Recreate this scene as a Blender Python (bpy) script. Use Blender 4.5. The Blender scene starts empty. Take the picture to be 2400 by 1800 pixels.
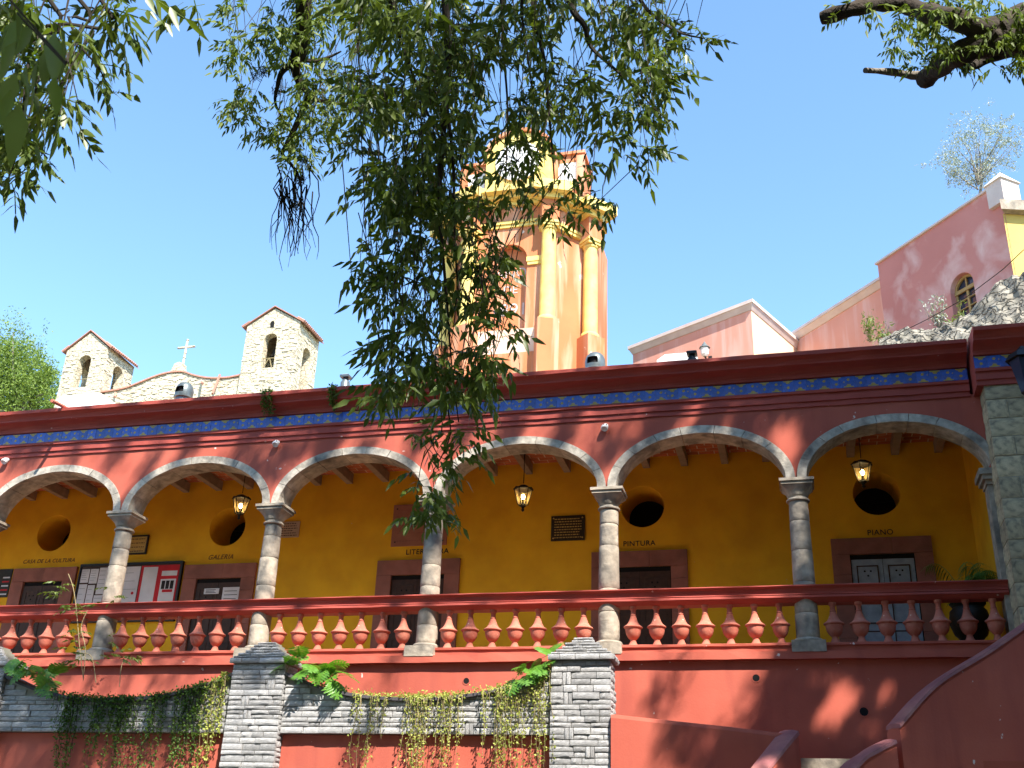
import bpy, math, random
import numpy as np
from mathutils import Vector, Matrix
random.seed(7); RNG = np.random.default_rng(11)
S = bpy.context.scene; COL = S.collection
PI = math.pi

# ------------------------------------------------------------------ camera
CAM = np.array([-0.0695, -16.8956, 1.6926]); FOC = 2554.8            # focal length in pixels of a 2400-wide frame
YAW, PITCH, ROLL = math.radians(15.428), math.radians(24.506), math.radians(2.30)
cF = np.array([-math.sin(YAW)*math.cos(PITCH), math.cos(YAW)*math.cos(PITCH), math.sin(PITCH)])
_r0 = np.array([math.cos(YAW), math.sin(YAW), 0.0]); _u0 = np.cross(_r0, cF)
cR = _r0*math.cos(ROLL)+_u0*math.sin(ROLL); cU = -_r0*math.sin(ROLL)+_u0*math.cos(ROLL)
cam = bpy.data.cameras.new('camera'); camo = bpy.data.objects.new('camera', cam); COL.objects.link(camo)
cam.sensor_width = 36.0; cam.lens = FOC*36/2400; cam.clip_start = 0.05; cam.clip_end = 3000
camo.matrix_world = Matrix(((cR[0], cU[0], -cF[0], CAM[0]), (cR[1], cU[1], -cF[1], CAM[1]), (cR[2], cU[2], -cF[2], CAM[2]), (0, 0, 0, 1)))
cam.dof.use_dof = True; cam.dof.focus_distance = 19.0; cam.dof.aperture_fstop = cam.lens/2.2
S.camera = camo

# ------------------------------------------------------------------ light
SUN_EL, SUN_AZ = math.radians(50), math.radians(140)                   # azimuth clockwise from +Y
SV = np.array([math.sin(SUN_AZ)*math.cos(SUN_EL), math.cos(SUN_AZ)*math.cos(SUN_EL), math.sin(SUN_EL)])
w = bpy.data.worlds.new('World'); S.world = w; w.use_nodes = True
nt = w.node_tree; nt.nodes.clear()
sky = nt.nodes.new('ShaderNodeTexSky'); sky.sky_type = 'NISHITA'; sky.sun_disc = False
sky.sun_elevation = SUN_EL; sky.sun_rotation = SUN_AZ; sky.altitude = 1900; sky.air_density = 1.0; sky.dust_density = 0.15; sky.ozone_density = 3.2
bg = nt.nodes.new('ShaderNodeBackground'); bg.inputs[1].default_value = 0.135
wo = nt.nodes.new('ShaderNodeOutputWorld')
tint = nt.nodes.new('ShaderNodeMix'); tint.data_type = 'RGBA'; tint.blend_type = 'MULTIPLY'; tint.inputs[0].default_value = 1.0; tint.inputs[7].default_value = (.98, 1.08, 1.03, 1)
nt.links.new(sky.outputs[0], tint.inputs[6]); nt.links.new(tint.outputs[2], bg.inputs[0]); nt.links.new(bg.outputs[0], wo.inputs[0])
sl = bpy.data.lights.new('sun', 'SUN'); sl.energy = 3.9; sl.angle = math.radians(0.53); sl.color = (1.0, 0.95, 0.87)
so = bpy.data.objects.new('sun', sl); COL.objects.link(so); so.location = (8, -20, 40)
so.rotation_euler = Vector(-SV).to_track_quat('-Z', 'Y').to_euler()
S.view_settings.view_transform = 'Standard'; S.view_settings.look = 'None'; S.view_settings.gamma = 1.0
S.view_settings.use_curve_mapping = False; S.view_settings.exposure = 1.85
S.render.engine = 'CYCLES'
cy = S.cycles; cy.use_denoising = True; cy.max_bounces = 8; cy.diffuse_bounces = 5; cy.glossy_bounces = 3; cy.transmission_bounces = 6; cy.transparent_max_bounces = 8
cy.sample_clamp_indirect = 6.0

# ------------------------------------------------------------------ helpers
def at(x, y, Y=None, X=None, Z=None, D=None):
    d = cF*FOC+cR*(x-1200)-cU*(y-900); d = d/np.linalg.norm(d)
    t = (Y-CAM[1])/d[1] if Y is not None else (X-CAM[0])/d[0] if X is not None else (Z-CAM[2])/d[2] if Z is not None else D
    return CAM+d*t
def in_frame(P, m=70):
    d = P-CAM; z = d@cF
    with np.errstate(all='ignore'):
        x = 1200+FOC*(d@cR)/z; y = 900-FOC*(d@cU)/z
    return (z > 0.1) & (x > -m) & (x < 2400+m) & (y > -m) & (y < 1800+m)

class MB:
    def __init__(s): s.v = []; s.f = []; s.mi = []
    def add(s, v, f, m=0):
        o = len(s.v); s.v += [tuple(p) for p in v]; s.f += [tuple(i+o for i in q) for q in f]; s.mi += [m]*len(f); return s
    def box(s, x0, x1, y0, y1, z0, z1, m=0):
        return s.add([(x0,y0,z0),(x1,y0,z0),(x1,y1,z0),(x0,y1,z0),(x0,y0,z1),(x1,y0,z1),(x1,y1,z1),(x0,y1,z1)],
                     [(0,3,2,1),(4,5,6,7),(0,1,5,4),(1,2,6,5),(2,3,7,6),(3,0,4,7)], m)
    def prism(s, poly, vec, m=0):
        n = len(poly); P = [Vector(p) for p in poly]; v = Vector(vec)
        return s.add(P+[p+v for p in P], [tuple(range(n-1,-1,-1)), tuple(range(n,2*n))]+[(i,(i+1)%n,n+(i+1)%n,n+i) for i in range(n)], m)
    def lathe(s, prof, c=(0,0,0), n=20, m=0, caps=True, flat=None):
        v = []; f = []
        for r, z in prof:
            for i in range(n):
                a = 2*PI*i/n; v.append((c[0]+r*math.cos(a), c[1]+r*math.sin(a), c[2]+z))
        for j in range(len(prof)-1):
            for i in range(n):
                k = (i+1)%n; f.append((j*n+i, j*n+k, (j+1)*n+k, (j+1)*n+i))
        if caps:
            f.append(tuple(range(n-1,-1,-1))); f.append(tuple((len(prof)-1)*n+i for i in range(n)))
        return s.add(v, f, m)
    def tube(s, pts, rad, n=6, m=0):
        pts = [Vector(p) for p in pts]; v = []; f = []
        for i, p in enumerate(pts):
            t = (pts[min(i+1,len(pts)-1)]-pts[max(i-1,0)])
            if t.length < 1e-6: t = Vector((0,0,1))
            t.normalize(); a = t.cross(Vector((0.13,0.3,1)) if abs(t.z) < .95 else Vector((1,0.2,0))); a.normalize(); b = t.cross(a)
            r = rad[i] if hasattr(rad, '__len__') else rad
            for k in range(n):
                q = 2*PI*k/n; v.append(p+a*(r*math.cos(q))+b*(r*math.sin(q)))
        for i in range(len(pts)-1):
            for k in range(n):
                l = (k+1)%n; f.append((i*n+k, i*n+l, (i+1)*n+l, (i+1)*n+k))
        f.append(tuple(range(n-1,-1,-1))); f.append(tuple((len(pts)-1)*n+k for k in range(n)))
        return s.add(v, f, m)
    def mesh(s, name, mats, smooth=False):
        me = bpy.data.meshes.new(name); me.from_pydata(s.v, [], s.f)
        for mt in (mats if isinstance(mats, (list, tuple)) else [mats]): me.materials.append(mt)
        if any(s.mi): me.polygons.foreach_set('material_index', s.mi)
        if smooth: me.polygons.foreach_set('use_smooth', [True]*len(me.polygons)); me.set_sharp_from_angle(angle=math.radians(38)) if hasattr(me, 'set_sharp_from_angle') else None
        me.update(); return me
    def build(s, name, mats, parent=None, smooth=False):
        return put(s.mesh(name, mats, smooth), name, parent)

def put(me, name, parent=None, loc=(0,0,0), rot=None, scale=None):
    o = bpy.data.objects.new(name, me); COL.objects.link(o); o.location = loc
    if rot is not None: o.rotation_euler = rot
    if scale is not None: o.scale = scale
    if parent is not None: adopt(o, parent)
    return o
def adopt(o, p):      # every child is laid out in world coordinates
    o.parent = p; o.matrix_parent_inverse = Matrix.LocRotScale(p.location, p.rotation_euler, p.scale).inverted()
def tag(o, label=None, cat=None, group=None, kind=None):
    if label: o['label'] = label
    if cat: o['category'] = cat
    if group: o['group'] = group
    if kind: o['kind'] = kind
    return o
def root(name, label, cat, loc=(0,0,0), group=None):
    o = bpy.data.objects.new(name, None); COL.objects.link(o); o.location = loc; o.empty_display_size = .2
    return tag(o, label, cat, group)

# ------------------------------------------------------------------ materials
def mat(name, col, col2=None, scale=3.0, rough=.85, bump=.25, bscale=60.0, stain=None, stain_amt=.5, stain_scale=1.2, streak=False,
        chips=None, chip_t=.72, chip_scale=9.0, rand=0.0, trans=0.0, metal=0.0, spec=.3, attr=False, bdist=.01, vor=None):
    m = bpy.data.materials.new(name); m.use_nodes = True; n = m.node_tree; N = n.nodes; L = n.links
    b = N['Principled BSDF']; b.inputs['Roughness'].default_value = rough; b.inputs['Metallic'].default_value = metal
    b.inputs['Specular IOR Level'].default_value = spec
    tc = N.new('ShaderNodeTexCoord'); src = tc.outputs['Object']
    def noise(sc, det=5, stretch=None, dist=0):
        t = N.new('ShaderNodeTexNoise'); t.inputs['Scale'].default_value = sc; t.inputs['Detail'].default_value = det; t.inputs['Distortion'].default_value = dist
        if stretch:
            mp = N.new('ShaderNodeMapping'); mp.inputs['Scale'].default_value = stretch; L.new(src, mp.inputs[0]); L.new(mp.outputs[0], t.inputs[0])
        else: L.new(src, t.inputs[0])
        return t.outputs[0]
    def ramp(x, a, bb):
        r = N.new('ShaderNodeMapRange'); r.inputs[1].default_value = a; r.inputs[2].default_value = bb; L.new(x, r.inputs[0]); return r.outputs[0]
    def mix(f, a, bb, typ='MIX'):
        k = N.new('ShaderNodeMix'); k.data_type = 'RGBA'; k.blend_type = typ
        for sock, val in ((k.inputs[0], f), (k.inputs[6], a), (k.inputs[7], bb)):
            if hasattr(val, 'is_output') or isinstance(val, bpy.types.NodeSocket): L.new(val, sock)
            elif isinstance(val, (int, float)): sock.default_value = val
            else: sock.default_value = (*val, 1)
        return k.outputs[2]
    col2 = col2 or tuple(c*.78 for c in col)
    c = mix(ramp(noise(scale), .3, .7), col, col2)
    if attr:
        a = N.new('ShaderNodeAttribute'); a.attribute_name = 'var'; c = mix(a.outputs['Fac'], col, col2)
    if stain:
        c = mix(ramp(noise(stain_scale, 6, (3.0, 3.0, .35) if streak else None, .4), .48, .72), c, mix(stain_amt, c, stain))
    if rand:
        oi = N.new('ShaderNodeObjectInfo'); hs = N.new('ShaderNodeHueSaturation'); L.new(c, hs.inputs['Color'])
        r = N.new('ShaderNodeMapRange'); r.inputs[3].default_value = 1-rand; r.inputs[4].default_value = 1+rand; L.new(oi.outputs['Random'], r.inputs[0]); L.new(r.outputs[0], hs.inputs['Value']); c = hs.outputs['Color']
    if chips:
        c = mix(ramp(noise(chip_scale, 8), chip_t, chip_t+.02), c, chips)
    h = noise(bscale, 6)
    if vor:
        v = N.new('ShaderNodeTexVoronoi'); v.inputs['Scale'].default_value = vor; v.feature = 'DISTANCE_TO_EDGE'
        mp = N.new('ShaderNodeMapping'); mp.inputs['Scale'].default_value = (1, 1, 1.9)
        nz = N.new('ShaderNodeTexNoise'); nz.inputs['Scale'].default_value = 3; L.new(src, nz.inputs[0])
        ad = N.new('ShaderNodeVectorMath'); ad.operation = 'MULTIPLY_ADD'; L.new(nz.outputs['Color'], ad.inputs[0]); ad.inputs[1].default_value = (.35,.35,.35); L.new(src, ad.inputs[2])
        L.new(ad.outputs[0], mp.inputs[0]); L.new(mp.outputs[0], v.inputs[0])
        e = ramp(v.outputs['Distance'], 0.0, .09); c = mix(e, tuple(x*.42 for x in col), c)
        mm = N.new('ShaderNodeMath'); mm.operation = 'MULTIPLY_ADD'; L.new(h, mm.inputs[0]); mm.inputs[1].default_value = .35; L.new(e, mm.inputs[2]); h = mm.outputs[0]
    L.new(c, b.inputs['Base Color'])
    if bump:
        bp = N.new('ShaderNodeBump'); bp.inputs['Strength'].default_value = bump; bp.inputs['Distance'].default_value = bdist; L.new(h, bp.inputs['Height']); L.new(bp.outputs[0], b.inputs['Normal'])
    if trans:
        tr = N.new('ShaderNodeBsdfTranslucent'); L.new(mix(1.0, c, (1.25, 1.3, .45), 'MULTIPLY'), tr.inputs[0])
        ms = N.new('ShaderNodeMixShader'); ms.inputs[0].default_value = trans; L.new(b.outputs[0], ms.inputs[1]); L.new(tr.outputs[0], ms.inputs[2]); L.new(ms.outputs[0], N['Material Output'].inputs[0])
    return m
RED = (.46, .118, .079)
m_red = mat('red_plaster', RED, (.39, .088, .058), 1.1, .9, .3, 35, spec=.12, stain=(.30,.07,.055), stain_amt=.6, stain_scale=.9, streak=True, chips=(.62,.5,.45), chip_t=.715, chip_scale=6.5, bdist=.006)
m_redtrim = mat('red_trim', (.42,.085,.062), (.34,.064,.048), 1.6, .7, .3, 30, stain=(.22,.05,.045), stain_amt=.5, chips=(.6,.42,.36), chip_t=.73, chip_scale=11, spec=.2)
m_terra = mat('terracotta_paint', (.48,.145,.095), (.41,.11,.07), 4, .9, .35, 40, stain=(.60,.3,.2), stain_amt=.4, stain_scale=9, rand=.14, chips=(.6,.42,.34), chip_t=.70, chip_scale=14)
m_yel = mat('ochre_plaster', (.74,.42,.014), (.62,.33,.011), 2.2, .85, .35, 40, stain=(.46,.23,.014), stain_amt=.28, stain_scale=.9, chips=(.55,.40,.2), chip_t=.73, chip_scale=5)
m_stone = mat('grey_stone', (.42,.35,.27), (.235,.195,.15), 7, .9, .9, 22, stain=(.085,.08,.072), stain_amt=.8, stain_scale=3.4, rand=.12)
m_arch = mat('arch_stone', (.52,.455,.37), (.28,.245,.2), 9, .9, .9, 24, stain=(.08,.075,.07), stain_amt=.75, stain_scale=3.2, rand=.16)
m_ashlar = mat('ashlar_stone', (.52,.41,.25), (.33,.265,.165), 4, .92, .8, 26, stain=(.09,.08,.07), stain_amt=.6, stain_scale=3.5, rand=.2)
m_mortar = mat('pale_mortar', (.42,.37,.29), None, 6, .95, .4, 40)
m_rock = mat('fountain_stone', (.56,.54,.52), (.36,.35,.345), 7, .92, .9, 24, stain=(.12,.12,.125), stain_amt=.5, stain_scale=2.2, rand=.28, bdist=.02)
m_joint = mat('dark_joint', (.26,.25,.20), None, 9, .95, .4, 40)
m_coping = mat('slate_coping', (.10,.085,.09), (.055,.05,.055), 5, .85, .5, 30)
m_pinkst = mat('pink_cantera', (.30,.125,.095), (.22,.09,.07), 4, .9, .5, 40, stain=(.15,.075,.06), stain_amt=.5, stain_scale=2, rand=.08)
m_wood = mat('dark_wood', (.06,.03,.018), (.035,.018,.012), 12, .6, .4, 60)
m_bluew = mat('blue_grey_wood', (.30,.37,.45), (.20,.25,.31), 7, .6, .4, 50)
m_beam = mat('beam_wood', (.30,.225,.16), (.20,.15,.105), 6, .85, .4, 50, rand=.1)
m_brick = mat('ceiling_brick', (.46,.14,.06), (.36,.10,.045), 8, .9, .5, 50, rand=.22)
m_lime = mat('lime_joint', (.58,.47,.33), None, 8, .95, .3, 50)
m_floor = mat('floor_tile', (.50,.36,.22), (.43,.30,.18), 3, .7, .2, 40)
m_blue = mat('cobalt_glaze', (.03,.11,.52), (.016,.055,.30), 16, .3, .2, 40, stain=(.30,.22,.06), stain_amt=.35, stain_scale=10, rand=.22, spec=.5)
m_gold = mat('yellow_glaze', (.48,.33,.08), (.38,.25,.06), 20, .35, .2, 40, rand=.15)
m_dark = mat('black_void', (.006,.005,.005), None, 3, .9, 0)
m_iron = mat('black_iron', (.018,.016,.015), None, 10, .45, .2, 60, metal=.3)
m_vent = mat('vent_steel', (.17,.20,.20), (.11,.13,.13), 8, .4, .2, 50, metal=.5, rand=.3)
m_white = mat('white_paint', (.74,.72,.69), (.66,.63,.6), 8, .6, .15, 40)
m_paper = mat('paper', (.66,.67,.70), None, 3, .8, 0)
m_redpaper = mat('red_paper', (.50,.02,.03), None, 3, .8, 0)
m_ink = mat('ink', (.02,.018,.018), None, 3, .8, 0)
m_fade = mat('faded_ink', (.16,.07,.02), None, 3, .8, 0)
m_bronze = mat('dark_bronze', (.035,.028,.02), (.02,.017,.014), 12, .5, .3, 60, metal=.4)
m_tow = mat('tower_plaster', (.50,.178,.074), (.43,.142,.056), 1.0, .85, .3, 30, stain=(.64,.40,.28), stain_amt=.75, stain_scale=1.0, streak=True, chips=(.62,.48,.38), chip_t=.69, chip_scale=2.6)
m_towy = mat('tower_yellow', (.76,.60,.19), (.66,.46,.11), 3, .8, .3, 30, stain=(.55,.36,.12), stain_amt=.5, stain_scale=1.5, streak=True)
m_pinkp = mat('salmon_plaster', (.66,.32,.235), (.60,.27,.195), .8, .85, .3, 30, stain=(.70,.48,.42), stain_amt=.7, stain_scale=1.1, streak=True)
m_copew = mat('pale_coping', (.62,.52,.46), (.54,.43,.38), 3, .8, .2, 30)
m_church = mat('church_rubble', (.60,.52,.38), (.46,.38,.26), 3, .92, .6, 12, stain=(.28,.23,.15), stain_amt=.5, stain_scale=1.8, vor=2.6, bdist=.05)
m_chst = mat('church_stone', (.62,.55,.42), (.44,.36,.25), 2.3, .92, .6, 9, stain=(.22,.18,.12), stain_amt=.5, stain_scale=3)
m_roof = mat('roof_tile', (.40,.19,.13), (.30,.15,.11), 5, .85, .4, 30, rand=.2)
m_cliff = mat('cliff_rock', (.30,.27,.215), (.18,.16,.125), 2.5, .95, .9, 7, stain=(.14,.13,.10), stain_amt=.6, stain_scale=3, vor=3.2, bdist=.10)
m_bark = mat('bark', (.055,.042,.032), (.03,.024,.019), 9, .95, .9, 18, bdist=.03)
m_barkg = mat('grey_bark', (.24,.21,.17), (.13,.11,.09), 9, .95, .8, 18, bdist=.03)
m_twig = mat('twig', (.035,.028,.02), None, 9, .9, 0)
m_leaf = mat('ash_leaf', (.135,.18,.032), (.06,.10,.017), 3, .42, 0, trans=.36, attr=True, spec=.4)
m_leafb = mat('bright_leaf', (.17,.22,.05), (.09,.14,.026), 3, .55, 0, trans=.35, attr=True)  # ash leaf with sunlight put into its colour; shrubs share it
m_pale = mat('overexposed_leaf', (.36,.38,.33), (.22,.25,.19), 3, .55, 0, trans=.2, attr=True)  # leaf colour whitened to carry the glare of full sun
m_vine = mat('vine_leaf', (.10,.17,.022), (.05,.10,.014), 3, .6, 0, trans=.3, attr=True)
m_vdry = mat('yellow_vine_leaf', (.40,.42,.09), (.24,.28,.055), 3, .6, 0, trans=.3, attr=True)
m_dry = mat('dry_stem', (.33,.26,.13), None, 9, .9, 0)
m_phil = mat('split_leaf', (.14,.30,.035), (.075,.20,.02), 5, .35, .2, 30, trans=.3, spec=.5)
m_palm = mat('palm_leaf', (.11,.22,.035), (.06,.14,.02), 3, .5, 0, trans=.25, attr=True)
m_moss = mat('tillandsia', (.12,.11,.085), None, 5, .9, 0, trans=.2)
m_ground = mat('cobble_ground', (.13,.11,.09), (.09,.075,.06), 1.5, .95, .6, 10, vor=4, bdist=.03)
m_hill = mat('dry_hillside', (.20,.17,.10), (.12,.12,.06), .6, .95, .6, 5)
m_glass = bpy.data.materials.new('window_glass'); m_glass.use_nodes = True
_b = m_glass.node_tree.nodes['Principled BSDF']; _b.inputs['Base Color'].default_value = (.035,.04,.065,1); _b.inputs['Roughness'].default_value = .08; _b.inputs['Specular IOR Level'].default_value = .7
m_lglass = bpy.data.materials.new('amber_glass'); m_lglass.use_nodes = True
_n = m_lglass.node_tree; _b = _n.nodes['Principled BSDF']; _b.inputs['Base Color'].default_value = (.75,.55,.25,1); _b.inputs['Roughness'].default_value = .35; _b.inputs['Alpha'].default_value = .38
m_bulb = bpy.data.materials.new('lit_bulb'); m_bulb.use_nodes = True
_b = m_bulb.node_tree.nodes['Principled BSDF']; _b.inputs['Emission Color'].default_value = (1,.78,.38,1); _b.inputs['Emission Strength'].default_value = 14; _b.inputs['Base Color'].default_value = (.8,.7,.5,1)

def wob(x, k=0.0, a=.003):
    return a*(math.sin(x*5.3+k*2.1)+.6*math.sin(x*11.7+k*5.7+1.3)+.4*math.sin(x*23.1+k))
def profile_x(mb, prof, x0, x1, step=.25, a=.003, m=0, closed=True):
    n = max(1, int((x1-x0)/step)); P = len(prof); v = []; f = []
    for i in range(n+1):
        x = x0+(x1-x0)*i/n
        for k, (y, z) in enumerate(prof): v.append((x, y+wob(x, k, a), z+wob(x+7, k*1.7, a)))
    rng = P if closed else P-1
    for i in range(n):
        for k in range(rng):
            l = (k+1)%P; f.append((i*P+k, (i+1)*P+k, (i+1)*P+l, i*P+l))
    if closed: f.append(tuple(range(P))); f.append(tuple(n*P+k for k in range(P-1,-1,-1)))
    return mb.add(v, f, m)

# ================================================================== SETTING
XL, XR = -20.6, 2.84
g = MB(); g.add([(-400,-400,0),(400,-400,0),(400,3,0),(-400,3,0)], [(0,1,2,3)]).build('ground', m_ground)['kind'] = 'structure'
def hill_z(x, y):
    return min(8.6+max(0, y-3.2)*.455, 27.2)+.5*math.sin(x*.31)*math.cos(y*.27)-.5
mb = MB(); nx, ny = 60, 40
for j in range(ny+1):
    for i in range(nx+1):
        x = -140+260*i/nx; y = 3.4+(j/ny)**1.6*400; mb.v.append((x, y, hill_z(x, y)))
for j in range(ny):
    for i in range(nx): k = j*(nx+1)+i; mb.f.append((k,k+1,k+nx+2,k+nx+1)); mb.mi.append(0)
mb.build('hillside', m_hill)['kind'] = 'structure'

# ================================================================== ARCADE BUILDING
arc = root('arcade_building', 'red arcaded gallery building with stone columns, balustrade and blue tiled frieze', 'building', (-6,0,0))
COLX = [3.0*k-18 for k in range(0, 7)]             # -18 .. 0
SP, AI, BI, AE, BE = 7.594, 1.345, .845, 1.487, .978
# spandrel wall
mb = MB(); N = 40
for bx in [c+1.5 for c in COLX]+[COLX[0]-1.5]:
    xs = [bx-1.5+3.0*i/N for i in range(N+1)]
    bot = [SP+BE*math.sqrt(max(0, 1-((x-bx)/AE)**2)) for x in xs]
    v = []; f = []
    for x, b in zip(xs, bot):
        x = min(x, XR)
        v += [(x,-.225,b),(x,-.225,8.82),(x,.225,b),(x,.225,8.82)]
    for i in range(N): o = 4*i; f += [(o,o+4,o+5,o+1),(o+2,o+3,o+7,o+6),(o,o+2,o+6,o+4)]
    mb.add(v, f)
mb.build('spandrel_wall', m_red, arc)
# arches of voussoirs
for bx in [c+1.5 for c in COLX]+[COLX[0]-1.5]:
    ab = MB(); nb = 9
    ar = None
    tt = [PI*(k+random.uniform(-.12,.12)*(0<k<nb))/nb for k in range(nb+1)]
    for k in range(nb):
        b = MB(); t0, t1 = tt[k]+.003, tt[k+1]-.003; ns = 5; dy = random.uniform(-.006,.006); v = []
        for j in range(ns+1):
            t = t0+(t1-t0)*j/ns; c, s = math.cos(t), math.sin(t); e = random.uniform(-.003,.003)
            for a_, b_ in ((AI+e, BI+e), (AE, BE)):
                for y in (-.245+dy, .235): v.append((bx+a_*c, y, SP+b_*s))
        f = []
        for j in range(ns): o = 4*j; f += [(o,o+4,o+6,o+2),(o+1,o+3,o+7,o+5),(o,o+1,o+5,o+4),(o+2,o+6,o+7,o+3)]
        f += [(0,2,3,1), (4*ns,4*ns+1,4*ns+3,4*ns+2)]
        b.add(v, f)
        if ar is None: ar = b.build('arch', m_arch, arc)
        else: b.build('voussoir', m_arch, ar)
# entablature
ent = MB()
prof = [(.22,8.775),(-.225,8.775),(-.251,8.776),(-.251,8.858),(-.277,8.860),(-.277,8.984),(-.312,8.988),(-.316,9.03),(-.27,9.04),(-.27,9.252),(-.315,9.256),(-.32,9.29),(-.335,9.32),(-.37,9.355),(-.43,9.385),(-.50,9.40),(-.525,9.405),(-.53,9.43),(-.56,9.47),(-.60,9.50),(-.645,9.515),(-.655,9.575),(-.60,9.60),(.22,9.66)]
profile_x(ent, prof, XL, 2.70, .22, .0028); ent.build('cornice', m_redtrim, arc)
fr = MB().box(XL, 2.70, -.276, -.272, 9.045, 9.248).build('frieze', m_blue, arc)
def tile_mesh(kind, seed):
    rd = random.Random(seed); b = MB(); w_, h_ = .0925, .1; y = -.004
    b.box(-w_+.002, w_-.002, y, 0, -h_+.002, h_-.002)
    def blob(cx, cz, pts): b.add([(cx+px_+rd.uniform(-.004,.004), y-.0015, cz+pz_+rd.uniform(-.003,.003)) for px_, pz_ in pts], [tuple(range(len(pts)))], 1)
    s = 1 if kind else -1
    mound = [(-.080,.0),(.080,.0),(.072,.018),(.040,.024),(.026,.056),(-.022,.056),(-.038,.024),(-.070,.018)]
    if s > 0: blob(0, -.094, mound)
    else: blob(0, .094, [(x,-z) for x, z in mound][::-1])
    blob(0, .035*s+.008, [(.022*math.cos(q)*1.1,.024*math.sin(q)) for q in [2*PI*i/8 for i in range(8)]])
    if rd.random() < .5: blob(rd.choice((-.07,.07)), rd.uniform(-.03,.03), [(-.010,-.012),(.012,-.008),(.008,.012),(-.008,.008)])
    return b.mesh('tile', [m_blue, m_gold])
tms = [tile_mesh(i % 2, i) for i in range(8)]
for i in range(101):
    put(tms[(i % 2)+2*random.randrange(4)], 'tile', fr, (2.60-i*.187, -.277+random.uniform(-.002,.002), 9.146), (random.uniform(-.01,.01), random.uniform(-.012,.012), random.uniform(-.02,.02)))
# break forward over the corner pilaster
pb = MB(); dY = -.40
prof2 = [(.22,8.775)]+[(y+dY, z+.0) for y, z in prof[1:-1]]+[(.22,9.66)]
profile_x(pb, [(y, z) for y, z in prof2], 2.745, 6.6, .3, .0025); 
pb.build('cornice', m_redtrim, arc)
fr2 = MB().box(2.75, 6.6, -.676, -.672, 9.045, 9.248).build('frieze', m_blue, arc)
for i in range(20): put(tms[(i % 2)+2*random.randrange(4)], 'tile', fr2, (2.846+i*.187, -.677, 9.146), (0,0,0))
# corner pilaster of ashlar
pil = MB().box(2.86, 6.6, -.60, .3, 0, 8.80).build('pilaster', m_mortar, arc)
z = 2.4; r = 0
def block_mesh(seed, nx_=5, nz_=4, rough=.012):
    rd = random.Random(seed); b = MB(); v = []
    for j in range(nz_+1):
        for i in range(nx_+1):
            e = (i in (0, nx_)) or (j in (0, nz_))
            v.append((-.5+i/nx_+(0 if i in (0,nx_) else rd.uniform(-.05,.05)), -.5+(.18 if e else 0)+rd.uniform(-.5,.5)*rough*8, -.5+j/nz_+(0 if j in (0,nz_) else rd.uniform(-.06,.06))))
    f = [(j*(nx_+1)+i, j*(nx_+1)+i+1, (j+1)*(nx_+1)+i+1, (j+1)*(nx_+1)+i) for j in range(nz_) for i in range(nx_)]
    o = len(v); v += [(-.5,.5,-.5),(.5,.5,-.5),(.5,.5,.5),(-.5,.5,.5)]
    bt = [i for i in range(nx_+1)]; tp = [nz_*(nx_+1)+i for i in range(nx_+1)]; lf = [j*(nx_+1) for j in range(nz_+1)]; rt = [j*(nx_+1)+nx_ for j in range(nz_+1)]
    f += [tuple(reversed(bt))+(o,o+1), tuple(tp)+(o+2,o+3), tuple(lf)+(o+3,o), tuple(reversed(rt))+(o+1,o+2)]
    return b.add(v, f)
ash = [block_mesh(s, 5, 4, .004).mesh('ashlar_block', m_ashlar, True) for s in range(6)]
while z < 8.79:
    h = min(random.uniform(.27,.36), 8.795-z); x = 2.842; first = True
    while x < 4.6:
        l = random.uniform(.34,.62)*(.55 if (r % 2 and first) else 1)
        put(random.choice(ash), 'ashlar_block', pil, (x+l/2, -.585+random.uniform(-.006,.006), z+h/2), (0,0,0), (l-.012, .075, h-.014)); 
        if first: put(random.choice(ash), 'ashlar_block', pil, (2.865, -.19, z+h/2), (0,0,-PI/2), (.70, .06, h-.014))
        first = False; x += l
    z += h; r += 1
# pilaster respond capital under the last arch
MB().box(2.66,2.84,-.27,.27,7.50,7.594).box(2.70,2.84,-.24,.24,7.43,7.498).box(2.745,2.84,-.19,.19,7.36,7.428).box(2.765,2.84,-.16,.16,4.9,7.358).build('respond_capital', m_stone, arc)

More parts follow.
